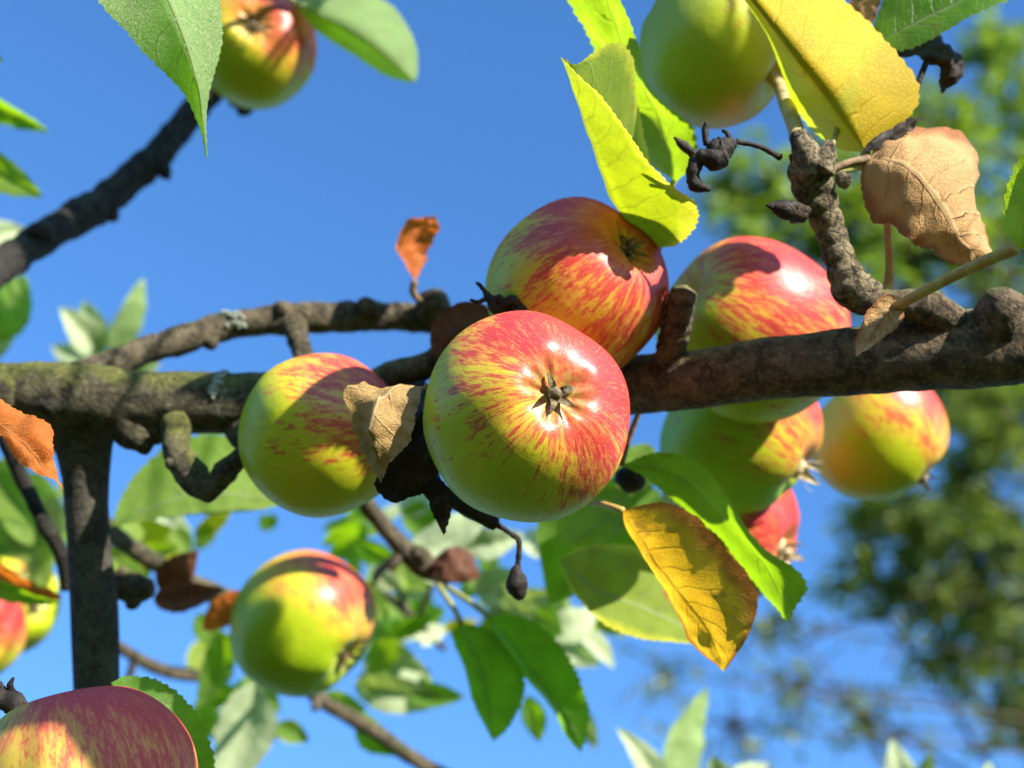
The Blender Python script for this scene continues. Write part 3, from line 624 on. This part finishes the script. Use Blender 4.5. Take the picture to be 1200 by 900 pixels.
leaf(tw_mid, LF_BROWN, (505, 672, .67), [(525, 655, .668), (545, 655, .668)], (562, 678, .67), [(510, 655, .672), (530, 640, .672), (552, 648, .672)], [(520, 680, .665), (540, 682, .665), (552, 680, .667)], side='top', seed=27, n=31, teeth=8)
leaf(tw_mid, LF_PALE, (470, 650, .70), [(510, 640, .70), (540, 622, .70)], (575, 598, .70), [(485, 630, .705), (515, 610, .705), (545, 598, .705)], [(495, 655, .695), (535, 650, .695), (560, 625, .695)], side='under', seed=28, n=45)
# green leaf under the main branch
leaf(main, LF_LIME2, (345, 588, .67), [(280, 580, .668), (215, 582, .665)], (131, 616, .662), [(310, 545, .68), (260, 510, .682), (205, 520, .68), (165, 548, .676), (142, 582, .67)], [(300, 598, .662), (235, 602, .658), (175, 610, .658)], side='under', seed=29, teeth=24, label='sunlit green leaf under the mossy branch')
leaf(tw_far, LF_GREEN, (130, 800, .47), [(180, 830, .468), (215, 880, .467)], (235, 960, .468), [(150, 830, .465), (175, 880, .463), (200, 940, .463)], [(150, 793, .475), (190, 800, .474), (226, 830, .473), (247, 875, .472), (250, 920, .471)], side='top', seed=30, label='green leaf behind the large lower left apple')

# withered flower tufts: curled black strands
def tuft(parent, strands, mat=BLACK, label=None, name='withered_flower'):
    b = MB()
    for i, (pts, rr) in enumerate(strands):
        b.add(tube_data([PP(p) for p in pts], [px(r, p[2]) for r, p in zip(rr, pts)], 22, 9, 0.35, 0.0, i + 3))
    o = b.build(name, [mat], parent)
    if label: o['label'] = label
    return o
tuft(main, [([(610, 385, .486), (595, 368, .482), (578, 355, .480), (568, 342, .480)], [12, 12, 8, 3]), ([(570, 346, .480), (564, 336, .480), (558, 331, .480)], [3, 2.5, 1.5]), ([(570, 350, .480), (560, 354, .479), (551, 351, .479)], [3, 2.5, 1.5]),
            ([(585, 362, .479), (598, 352, .477), (608, 358, .477), (603, 366, .477)], [5, 6, 5, 3]), ([(600, 372, .478), (612, 362, .476), (616, 370, .476)], [6, 5, 3]), ([(575, 352, .480), (586, 350, .478), (590, 358, .478)], [5, 5, 3])], label='black withered flower between the two striped apples')
tuft(spur, [([(915, 185, .462), (890, 172, .462), (862, 166, .462)], [4, 3, 3]), ([(860, 166, .462), (845, 176, .462), (832, 172, .462)], [7, 16, 11]), ([(850, 182, .461), (835, 186, .461), (818, 182, .461)], [12, 14, 8]), ([(828, 170, .462), (826, 155, .462), (828, 144, .462)], [4, 4, 3.5]), ([(815, 182, .462), (800, 170, .462), (790, 161, .462)], [5, 5, 1.5]),
            ([(818, 186, .462), (812, 205, .461), (818, 218, .461), (832, 222, .461)], [9, 9, 8, 3]), ([(856, 166, .462), (852, 156, .462), (846, 153, .462)], [4, 3, 1.5])], label='black withered flower cluster left of the spur')
tuft(spur, [([(940, 252, .46), (920, 246, .455), (898, 240, .452)], [10, 12, 1.5]), ([(945, 248, .46), (930, 242, .455), (915, 240, .453)], [7, 7, 1.5])], mat=LF_BLACK, label='dark pointed bud on the spur', name='bud')
tuft(main, [([(30, 835, .44), (12, 822, .438), (-10, 815, .437)], [10, 14, 14]), ([(14, 815, .438), (12, 803, .437), (16, 794, .437)], [5, 4, 1.5]), ([(22, 822, .438), (30, 824, .437)], [7, 3]), ([(4, 812, .438), (-2, 800, .437)], [7, 3])], mat=BLACK)

# ------------------------------------------------------------------ soft leaves behind
def g(parent, mat, bx, by, tx, ty, z, w, roll=0, side='under', seed=1, dz=0.0, **k):
    return gleaf(parent, mat, (bx, by, z), (tx, ty, z + dz), w, roll=roll, side=side, seed=seed, **k)
S = 100
for a in [  # parent, material, base x y, tip x y, depth, width, roll, side
    (side_b, LF_PALE, 118, 415, 70, 360, .95, 50, 10, 'under'), (side_b, LF_PALE, 120, 415, 98, 352, .95, 46, -20, 'top'), (side_b, LF_PALE, 128, 415, 168, 325, .95, 46, 25, 'top'), (side_b, LF_PALE, 110, 425, 60, 405, .95, 36, 0, 'under'), (side_b, LF_PALE, 140, 430, 190, 425, .95, 40, 20, 'under'),
    (tw_thin, LF_GREEN, -30, 400, 30, 322, .80, 62, 0, 'under'), (tw_thin, LF_PALE, -40, 420, 22, 385, .82, 40, 20, 'under'), (tw_thin, LF_PALE, -50, 290, 32, 268, .85, 46, 0, 'under'),
    (upper, LF_LIME2, -60, 175, 50, 230, .72, 52, 10, 'under'), (upper, LF_GREEN, -50, 110, 57, 154, .74, 40, 30, 'under'), (upper, LF_LIME2, -30, 150, 4, 195, .74, 24, 20, 'under'), (upper, LF_GREEN, -40, 50, 3, 72, .6, 34, 0, 'top'),
    # left cluster behind the thin twig
    (tw_thin, LF_LIME2, -30, 580, 70, 640, .80, 74, 10, 'under'), (tw_thin, LF_GREEN, -20, 540, 40, 620, .78, 60, 20, 'under'), (tw_thin, LF_LIME2, 30, 600, 55, 690, .82, 60, -10, 'under'), (tw_thin, LF_YEL, 20, 640, 60, 670, .84, 40, 0, 'under'), (tw_thin, LF_GREEN, -40, 610, 30, 660, .83, 60, 0, 'top'), (tw_thin, LF_GREEN, 20, 560, 75, 600, .84, 50, 0, 'under'),
    (tw_thin, LF_ORANGE, -20, 655, 74, 700, .68, 44, 20, 'under'), (tw_thin, LF_GREEN, -40, 665, 70, 706, .66, 30, 40, 'top'),
    # behind the grey stem
    (tw_left, LF_YEL, 140, 615, 215, 660, .86, 70, 0, 'under'), (tw_left, LF_PALE, 165, 600, 225, 625, .88, 52, 0, 'under'), (tw_left, LF_LIME2, 128, 640, 178, 700, .84, 44, 10, 'under'),
    (tw_left, LF_BROWN, 186, 690, 232, 645, .70, 44, 0, 'under'), (tw_left, LF_BROWN, 180, 702, 262, 690, .69, 40, -20, 'top'), (tw_left, LF_ORANGE, 282, 692, 238, 738, .70, 44, -25, 'top'),
    (tw_low, LF_GREEN, 262, 740, 228, 832, .80, 42, 20, 'under'), (tw_low, LF_PALE, 300, 800, 248, 935, .80, 78, 10, 'under'), (tw_low, LF_PALE, 300, 805, 325, 868, .95, 34, 0, 'under'), (tw_low, LF_LIME2, 305, 800, 330, 835, .9, 26, 0, 'under'), (tw_low, LF_GREEN, 230, 720, 258, 760, .85, 34, 0, 'under'),
    (tw_low, LF_PALE, 415, 802, 530, 822, .86, 52, 20, 'under'), (tw_low, LF_PALE, 425, 770, 500, 790, .9, 70, 10, 'under'), (tw_low, LF_GREEN, 420, 838, 480, 885, .85, 44, 20, 'top'), (tw_low, LF_LIME2, 375, 815, 430, 832, .86, 34, 0, 'under'), (tw_low, LF_PALE, 455, 745, 500, 730, .95, 30, 0, 'under'),
    # behind the pair
    (tw_pair, LF_PALE, 560, 700, 610, 670, .85, 56, 10, 'under'), (tw_pair, LF_PALE, 570, 720, 632, 712, .86, 60, 0, 'under'), (tw_pair, LF_PALE, 640, 745, 700, 715, .86, 46, 0, 'under'), (tw_pair, LF_GREEN, 620, 720, 660, 745, .86, 50, 0, 'under'), (tw_pair, LF_PALE, 640, 745, 705, 780, .9, 40, 0, 'under'), (tw_pair, LF_GREEN, 618, 815, 632, 870, .84, 32, 0, 'under'), (tw_pair, LF_PALE, 660, 820, 700, 880, .88, 30, 10, 'under'),
    (tw_pair, LF_PALE, 540, 640, 615, 625, .80, 44, 0, 'under'), (tw_pair, LF_GREEN, 430, 620, 385, 650, .86, 50, 0, 'under'), (tw_pair, LF_GREEN, 470, 600, 520, 615, .84, 46, 10, 'under'), (tw_pair, LF_GREEN, 450, 660, 430, 690, .9, 30, 0, 'under'), (tw_pair, LF_PALE, 500, 690, 470, 700, .92, 24, 0, 'under'), (tw_pair, LF_GREEN, 320, 620, 305, 605, .9, 26, 0, 'under'), (tw_pair, LF_PALE, 500, 600, 470, 575, .84, 44, 0, 'under'), (tw_pair, LF_GREEN, 540, 700, 560, 680, .86, 30, 0, 'under'), (tw_pair, LF_YEL, 520, 735, 560, 725, .9, 20, 0, 'under'),
    (tw_pair, LF_PALE, 575, 690, 660, 690, .84, 40, 20, 'under'), (tw_pair, LF_PALE, 470, 730, 430, 770, .95, 34, 0, 'under'),
    # young shoots along the bottom
    (tw_low, LF_PALE, 775, 940, 722, 852, .80, 40, 15, 'under'), (tw_low, LF_PALE, 782, 945, 830, 805, .82, 56, 35, 'top'), (tw_low, LF_PALE, 860, 945, 835, 885, .84, 50, 0, 'under'), (tw_low, LF_PALE, 850, 930, 900, 895, .84, 40, 0, 'under'), (tw_low, LF_PALE, 1060, 950, 1045, 866, .86, 44, 10, 'under'), (tw_low, LF_PALE, 1070, 950, 1092, 880, .86, 34, 0, 'under'), (tw_low, LF_PALE, 1150, 950, 1160, 892, .86, 34, 0, 'under'),
    (right, LF_GREEN, 700, 560, 640, 600, .66, 60, 0, 'under'), (right, LF_LIME2, 760, 520, 735, 600, .66, 60, 0, 'under'),
]:
    S += 1
    p_, m_, bx, by, tx, ty, z, wd, roll, side = a
    rr = random.Random(S)
    g(p_, m_, bx, by, tx, ty, z, wd, roll + rr.uniform(-10, 10), side, S, rr.uniform(-.03, .03), fold=rr.uniform(.15, .5), curl=rr.uniform(-.12, .14), bend=rr.uniform(-.08, .08))

rr = random.Random(77)
for (cx, cy, sx, sy, n_, par, mats_) in [(35, 600, 45, 55, 16, tw_thin, (LF_GREEN, LF_LIME2, LF_LIME, LF_PALE)), (185, 635, 50, 34, 9, tw_left, (LF_LIME, LF_LIME2, LF_PALE)), (270, 800, 55, 60, 14, tw_low, (LF_PALE, LF_GREEN, LF_LIME2, LF_LIME)),
        (470, 700, 60, 70, 18, tw_pair, (LF_PALE, LF_LIME2, LF_GREEN)), (620, 690, 75, 60, 20, tw_pair, (LF_PALE, LF_LIME, LF_GREEN, LF_LIME2)), (450, 795, 45, 30, 6, tw_low, (LF_PALE, LF_LIME2)), (420, 620, 50, 25, 6, tw_pair, (LF_GREEN, LF_PALE))]:
    for i in range(n_):
        S += 1
        x0, y0 = cx + rr.uniform(-1, 1) * sx, cy + rr.uniform(-1, 1) * sy; an = rr.uniform(0, 6.28); ln_ = rr.uniform(44, 74); z_ = rr.uniform(.78, 1.02)
        g(par, rr.choice(mats_), x0, y0, x0 + ln_ * math.cos(an), y0 + ln_ * .8 * math.sin(an), z_, rr.uniform(26, 40), rr.uniform(-40, 40), 'under' if rr.random() < .7 else 'top', S, rr.uniform(-.03, .03), fold=rr.uniform(.1, .5), curl=rr.uniform(-.15, .15), n=31, nu=3)

# ------------------------------------------------------------------ unseen branch, twigs and leaves added out of view to shade chosen spots
over = branch('branch', tree, BARK_DARK, [(1420, 380, .46), (1600, 200, .56), (1620, -300, .66), (1350, -560, .66), (900, -700, .64), (500, -760, .62)], [40, 34, 30, 26, 20, 12], 60, 10, 0.1, 0.02, 51)
OVER = [P(1500, 280, .52), P(1600, 100, .60), P(1620, -100, .63), P(1620, -300, .66), P(1500, -430, .66), P(1350, -560, .66), P(1100, -640, .65), P(900, -700, .64), P(500, -760, .62)]
SH = 300
def shade(x, y, z, size, t, ang=0.0, n=1, mat=None):
    """an added leaf out of view, towards the sun, shading the point x, y, z; size in metres"""
    global SH
    for i in range(n):
        SH += 1; rnd = random.Random(SH)
        while True:
            c = P(x, y, z) + SUN * t; r_ = c - CAM; dd = r_.dot(FWD); qx = 600 + r_.dot(RGT) / dd * FPX; qy = 450 - r_.dot(UPV) / dd * FPX; mg = size / dd * FPX * 1.3
            if qy < -mg or qx > 1200 + mg: break
            t += .01
        e1 = SUN.cross(Vector((0, 0, 1))).normalized(); e2 = e1.cross(SUN).normalized()
        a = math.radians(ang) + rnd.uniform(-.3, .3); d = (e1 * math.cos(a) + e2 * math.sin(a) + SUN * rnd.uniform(-.25, .25)).normalized()
        sd = d.cross(SUN).normalized(); nn = sd.cross(d)
        L, M, R = [], [], []
        for k in range(31):
            v = k / 30; wd = size * .62 * leaf_shape(v); p = c + d * size * (v - .5) * 2 * .9 + nn * size * .15 * 4 * v * (1 - v)
            L.append(p - sd * wd + nn * wd * .25); R.append(p + sd * wd + nn * wd * .25); M.append(p)
        leaf_finish('leaf', leaf_mesh(L, M, R, 'under', 20, .05, .015, SH, .012, 4), mat or LF_DARK, over, None, 3, PETIOLE, None)
        q_ = min(OVER[3:], key=lambda o_: (o_ - c).length); b0 = c - d * size * .9
        tv, tf, tu = tube_data([q_, q_ * .4 + b0 * .6 + UPV * .08, b0 + UPV * .04, b0], [.0020, .0015, .001, .0008], 24, 6, 0.1)
        mesh_obj('twig', tv, tf, [BARK_TWIG], over, uv=tu)
for a in [(130, 870, .42, .034, .40, 30), (170, 850, .42, .026, .40, 100), (55, 850, .42, .022, .45, 10),
          (100, 245, .71, .030, .40, 45), (40, 290, .68, .030, .42, 30), (170, 190, .75, .030, .38, 45), (215, 150, .77, .026, .36, 45),
          (820, 60, .54, .034, .2, 60), (880, 90, .54, .030, .2, 0), (820, 110, .54, .030, .25, 100)]:
    shade(*a)

# ------------------------------------------------------------------ apples
def star_sepal(R, ang, ln, lift, curl, wd):
    """one dried sepal in calyx space (axis -Z outwards)"""
    d = Vector((math.cos(ang), math.sin(ang), 0)); s = Vector((-math.sin(ang), math.cos(ang), 0)); o = Vector((0, 0, -1))
    V, F, UV = [], [], []
    n = 7
    for layer in (0, 1):
        for i in range(n):
            t = i / (n - 1); out = 0.05 * R + ln * (t ** (1.0 if curl < 1 else 0.8)) * math.cos(lift + curl * t * 0.6); hgt = ln * t * math.sin(lift + curl * t)
            hw = wd * (1 - t) ** 0.7 * (0.6 + 0.9 * t * (1 - t)) + 0.002 * R
            c = d * out + o * (hgt + (0.012 * R if layer else 0))
            for k in (-1, 0, 1):
                V.append(c + s * (hw * k) - o * (0.10 * wd * abs(k)) ); UV.append((k * .5 + .5, t))
    m = 3
    for layer in (0, 1):
        for i in range(n - 1):
            for j in range(2):
                q = (layer * n * m + i * m + j, layer * n * m + i * m + j + 1, layer * n * m + (i + 1) * m + j + 1, layer * n * m + (i + 1) * m + j)
                F.append(q if layer else q[::-1])
    for i in range(n - 1):
        for j in (0, 2):
            a, b2 = i * m + j, (i + 1) * m + j; c2, d2 = n * m + b2, n * m + a
            F.append((a, b2, c2, d2) if j == 0 else (d2, c2, b2, a))
    return V, F, UV
def apple(label, x, y, z, rpx, calyx_dir, amount, seed, hgt=0.90, squash=(1, 1), blush=None, stalk=None, calyx=True, cal_mat=None, cal_size=1.0, green=(0.37, 0.46, 0.008), open_cal=0.85, stripe=1.0, dull=0.0, taper=0.08):
    R = px(rpx, z); c = P(x, y, z); rnd = random.Random(seed)
    cd = Vector(calyx_dir).normalized(); cw = (RGT * cd.x + UPV * cd.y - FWD * cd.z).normalized()
    q = Vector((0, 0, -1)).rotation_difference(cw)
    q = q @ Quaternion((0, 0, 1), rnd.uniform(0, 6.28))
    bl = blush or (SUN_CAM.x, SUN_CAM.y * 1.05, SUN_CAM.z * 0.7)
    bw = RGT * bl[0] + UPV * bl[1] - FWD * bl[2]
    mat = apple_mat('apple_skin_%d' % seed, R, q.inverted() @ bw, amount, seed, stripe, green, dull)
    root = empty('apple', c); root.rotation_mode = 'QUATERNION'; root.rotation_quaternion = q
    tag(root, label, 'apple', 'apples on the tree')
    nt_, nr = 72, 96
    V, F, UV = [], [], []
    for i in range(nt_ + 1):
        t = math.pi * i / nt_
        for j in range(nr):
            a = 2 * math.pi * j / nr
            st, ct = math.sin(t), math.cos(t)
            lob = math.cos(5 * a + 0.4 * math.sin(a + seed))
            rr = st ** 0.94 * (1 - taper * (1 - ct) * 0.5)
            rr *= 1 + 0.022 * lob * max(0, -ct) * st
            zz = hgt * ct
            zz -= 0.30 * math.exp(-(st / 0.27) ** 2) * (1 if ct > 0 else 0) if ct > 0 else -(0.20 + 0.012 * lob) * math.exp(-(st / 0.30) ** 2)
            zz += 0.016 * lob * math.exp(-((st - 0.42) / 0.16) ** 2) * (-1 if ct < 0 else 0)
            zz += 0.012 * math.cos(10 * a + 1.3 * math.sin(2 * a)) * math.exp(-((st - 0.22) / 0.10) ** 2) * (1 if ct < 0 else 0)
            nv = noise.noise(Vector((st * math.cos(a), st * math.sin(a), ct)) * 1.25 + Vector((seed * 4.7, 0, 0))) * 0.055
            V.append(Vector((rr * math.cos(a), rr * math.sin(a), zz)) * (R * (1 + nv))); UV.append((j / nr, i / nt_))
    for i in range(nt_):
        for j in range(nr):
            k = (j + 1) % nr
            F.append((i * nr + j, (i + 1) * nr + j, (i + 1) * nr + k, i * nr + k))
    mesh_obj('skin', V, F, [mat], root, uv=UV, local=True)
    if calyx:
        cz = -(hgt - 0.20) * R
        cm = cal_mat or CALYX
        v, f, u = tube_data([Vector((0, 0, cz + .10 * R)), Vector((0, 0, cz - 0.02 * R)), Vector((0.01 * R, 0, cz - 0.10 * R * cal_size))], [0.10 * R * cal_size, 0.075 * R * cal_size, 0.03 * R * cal_size], 12, 12, 0.25, 0, seed)
        co = mesh_obj('calyx', v, f, [cm], root, uv=u, local=True)
        for k in range(5):
            v, f, u = star_sepal(R, 2 * math.pi * k / 5 + rnd.uniform(-.25, .25), R * rnd.uniform(.15, .21) * cal_size, open_cal + rnd.uniform(-.2, .2), rnd.uniform(-1.2, .5), R * 0.055 * cal_size)
            mesh_obj('sepal', [p + Vector((0, 0, cz - 0.03 * R)) for p in v], f, [cm], co, uv=u, local=True)
    if stalk:
        top = (hgt - 0.32) * R
        loc = [q.inverted() @ (PP(p) - c) for p in stalk]
        v, f, u = tube_data([Vector((0, 0, top))] + loc, [0.07 * R] * 2 + [0.085 * R] * (len(loc) - 1), 26, 10, 0.05)
        mesh_obj('stalk', v, f, [STALK], root, uv=u, local=True)
    return root

apple('large red striped apple in the centre, star-shaped calyx facing the viewer', 617, 488, .45, 126, (.31, .27, .91), 0.68, 1, hgt=0.94, open_cal=1.15, cal_size=1.08)
apple('orange red striped apple just above the central one, half shaded by the lime leaf', 678, 338, .50, 110, (.66, .50, .58), 0.76, 2, hgt=0.94)
apple('green apple with red cheek left of the central apple, beside the ochre dry leaf', 379, 510, .520, 100, (.72, .02, .30), 0.46, 3, calyx=False, hgt=0.97)
apple('red cheeked apple with bright highlight behind the right branch', 884, 388, .555, 110, (.78, -.42, -.35), 0.66, 4, calyx=False, hgt=1.02)
apple('green and red apple just under the right branch, pale calyx at its right', 869, 507, .605, 101, (.76, -.52, .30), 0.52, 5, cal_mat=CALYX_PALE, cal_size=1.9, open_cal=1.1, green=(0.26, 0.48, 0.008))
apple('rightmost apple, hanging alone below the right branch', 1031, 511, .665, 84, (.63, -.68, .30), 0.50, 6, cal_mat=CALYX_PALE, cal_size=1.6, open_cal=1.3)
apple('small lowest apple of the right cluster, half hidden by the long folded leaf', 850, 619, .645, 95, (.82, -.30, .42), 0.78, 7, cal_mat=CALYX_PALE, cal_size=1.7, open_cal=1.2)
apple('plain green apple at the top edge under the yellow leaf', 841, 54, .54, 101, (-.80, .52, -.28), 0.10, 8, calyx=False, stalk=[(912, 98, .523), (920, 118, .510), (932, 150, .480), (936, 165, .465)], green=(0.30, 0.36, 0.02))
apple('uppermost left apple, pale orange with calyx facing the viewer', 301, 55, .72, 73, (.12, .22, .96), 0.54, 9, stripe=0.6)
apple('green apple with red top at the lower left centre, behind the twigs', 356, 732, .69, 89, (.74, -.46, .42), 0.34, 10, stripe=0.5, green=(0.30, 0.44, 0.008))
apple('big dusky red apple cut by the lower left corner', 95, 925, .43, 136, (.25, -.92, .25), 0.52, 11, calyx=False, dull=1.0, stripe=0.55, green=(0.34, 0.33, 0.05))
apple('orange apple cut by the left edge', -31, 738, .76, 63, (.55, .10, .80), 0.52, 12, stripe=0.4)
apple('yellow green apple behind the orange one at the left edge', 10, 706, .82, 64, (.80, .02, .55), 0.14, 13, stripe=0.4)

# ------------------------------------------------------------------ trees far behind on the right
FAR_BARK = bark_mat('far_bark', dark=(0.05, 0.04, 0.03), mid=(0.13, 0.11, 0.08), moss_amt=0.1, lichen=0.1, scale=0.05)
def far_leaf_mat(name, c1, c2, trans):
    m, t, out = new_mat(name); N = NT(t)
    co = N.n('ShaderNodeTexCoord').outputs['Object']
    k = N.ramp(N.noise(co, 2.2, 4, 0.7), 0.35, 0.68)
    b = N.pbsdf(N.mix(k, c1, c2), 0.42, 0.4)
    tl = N.n('ShaderNodeBsdfTranslucent'); tl.inputs[0].default_value = (*trans, 1)
    mx = N.n('ShaderNodeMixShader'); mx.inputs[0].default_value = 0.35
    N.l(b.outputs[0], mx.inputs[1]); N.l(tl.outputs[0], mx.inputs[2]); N.l(mx.outputs[0], out.inputs[0]); return m
def far_tree(name, label, trunk_px, zt, clumps, lmat, leaf_len, seed, density=1.0, bare=()):
    rnd = random.Random(seed)
    base = P(trunk_px, 450, zt); base.z = 0
    root = empty(name, base); tag(root, label, 'tree', 'trees far behind')
    top = base + Vector((0.1, 0.1, 8.5))
    v, f, u = tube_data([base - Vector((0, 0, .1)), base + Vector((.05, 0, 2)), base + Vector((-.05, .05, 4.5)), top], [.24, .20, .15, .05], 40, 14, 0.1, 0, seed, nscale=0.5)
    mesh_obj('trunk', v, f, [FAR_BARK], root, uv=u)
    V, F = [], []
    b = MB(); nl = 0
    for (x, y, z, r, cnt) in clumps:
        c = P(x, y, z); rad = px(r, z)
        hz = max(0.8, min(7.5, c.z - 0.25 * (Vector((c.x, c.y, 0)) - base).length))
        st = base + Vector((0, 0, hz)); md = (st + c) * 0.5 + Vector((rnd.uniform(-.1, .1), rnd.uniform(-.1, .1), .12))
        b.add(tube_data([st, md, c, c + (c - st).normalized() * rad * .6], [.024, .014, .006, .002], 16, 7, 0.1, 0, nl))
        subs = []
        for s in range(15):
            d = Vector((rnd.gauss(0, 1), rnd.gauss(0, 1), rnd.gauss(0, 1))).normalized() * rad * rnd.uniform(.5, 1.6)
            d.z -= rad * 0.35
            subs.append(c + d); b.add(tube_data([c + d * -.15, c + d * .5 + Vector((0, 0, .02)), c + d], [.007, .005, .002], 8, 5, 0, 0, s))
        for s in range(int(cnt * density)):
            e = rnd.choice(subs); t = rnd.uniform(.25, 1.1)
            p = c + (e - c) * t + Vector((rnd.gauss(0, 1), rnd.gauss(0, 1), rnd.gauss(0, 1))) * rad * .12
            ax = Vector((rnd.gauss(0, 1), rnd.gauss(0, 1), rnd.gauss(-.5, .7))).normalized(); sd = ax.cross(Vector((rnd.gauss(0, .6), rnd.gauss(0, .6), 1))).normalized(); nn = ax.cross(sd)
            l = leaf_len * rnd.uniform(.6, 1.25); wd = l * .27
            k = len(V)
            V += [p, p + ax * l * .45 + sd * wd + nn * l * .06, p + ax * l, p + ax * l * .45 - sd * wd + nn * l * .06, p + ax * l * .5 - nn * l * .03]
            F += [(k, k + 1, k + 4), (k + 1, k + 2, k + 4), (k + 2, k + 3, k + 4), (k + 3, k, k + 4)]
        nl += 1
    for (pts, r) in bare:
        q = [PP(p) for p in pts]; b.add(tube_data(q, [px(r * (1 - .7 * i / len(q)), p[2]) for i, p in enumerate(pts)], 24, 6, 0.1, 0, nl)); nl += 1
    b.build('limb', [FAR_BARK], root)
    o = mesh_obj('crown', V, F, [lmat], root, smooth=False); o['kind'] = 'stuff'
FL1 = far_leaf_mat('far_leaf_bright', (0.10, 0.19, 0.02), (0.19, 0.27, 0.05), (0.34, 0.52, 0.03))
FL2 = far_leaf_mat('far_leaf_dark', (0.11, 0.18, 0.035), (0.26, 0.30, 0.12), (0.40, 0.54, 0.06))
far_tree('bright_tree', 'bright green leafy tree blurred behind the upper right', 1800, 7.0,
    [(1165, 55, 6.6, 60, 300), (1195, 130, 6.8, 60, 320), (1060, 130, 6.4, 55, 200), (1120, 160, 6.5, 60, 300), (905, 235, 6.2, 62, 340), (955, 190, 6.3, 55, 240), (850, 215, 6.2, 34, 90), (975, 300, 6.3, 80, 520), (1060, 290, 6.4, 85, 560), (1120, 250, 6.5, 70, 400), (1180, 260, 6.6, 70, 380), (1150, 330, 6.6, 80, 440), (1070, 350, 6.4, 60, 320), (890, 280, 6.2, 55, 240), (1010, 230, 6.3, 60, 300),
     (1260, 60, 7.0, 100, 260), (1280, 250, 7.0, 110, 300), (1400, 120, 7.2, 150, 300), (1420, 330, 7.2, 140, 300), (1600, 0, 7.3, 190, 400), (1700, 250, 7.3, 190, 400), (1900, 100, 7.3, 200, 400)], FL1, 0.075, 61, 1.2)
far_tree('dark_tree', 'dark drooping tree blurred behind the lower right', 1760, 8.0,
    [(1120, 480, 7.2, 60, 320), (1180, 500, 7.3, 75, 480), (1130, 560, 7.2, 65, 420), (1040, 575, 7.1, 46, 240), (1075, 620, 7.1, 55, 340), (1180, 620, 7.4, 80, 560), (1120, 680, 7.3, 65, 480), (1015, 610, 7.1, 28, 90), (1010, 655, 7.1, 26, 80), (1060, 690, 7.2, 42, 240), (1180, 740, 7.4, 75, 540), (1120, 770, 7.3, 45, 220), (1195, 840, 7.4, 50, 260), (990, 690, 7.1, 26, 60), (1110, 420, 7.2, 40, 160),
     (1290, 520, 7.9, 110, 220), (1290, 700, 8.0, 110, 240), (1440, 600, 8.2, 150, 300), (1450, 850, 8.2, 150, 300), (1600, 700, 8.3, 170, 400), (1900, 650, 8.3, 190, 400), (1750, 450, 8.3, 190, 400), (1080, 440, 7.2, 45, 200), (1190, 430, 7.3, 60, 320), (940, 800, 7.1, 60, 60), (1010, 850, 7.2, 60, 70), (860, 850, 7.1, 60, 45), (780, 790, 7.0, 50, 30), (900, 730, 7.0, 50, 40)], FL2, 0.075, 62, 1.7,
    bare=[([(1300, 720, 7.4), (1180, 700, 7.2), (1080, 720, 7.1), (990, 730, 7.0), (930, 760, 7.0)], 5), ([(1250, 980, 7.4), (1120, 900, 7.2), (1000, 830, 7.1), (900, 790, 7.0), (800, 700, 7.0)], 3.5), ([(1080, 1000, 7.2), (1020, 860, 7.1), (930, 740, 7.0)], 3), ([(1200, 960, 7.2), (1080, 780, 7.1), (1000, 690, 7.0)], 3.5), ([(1250, 650, 7.3), (1150, 640, 7.2), (1080, 700, 7.1), (1040, 780, 7.0)], 5)])
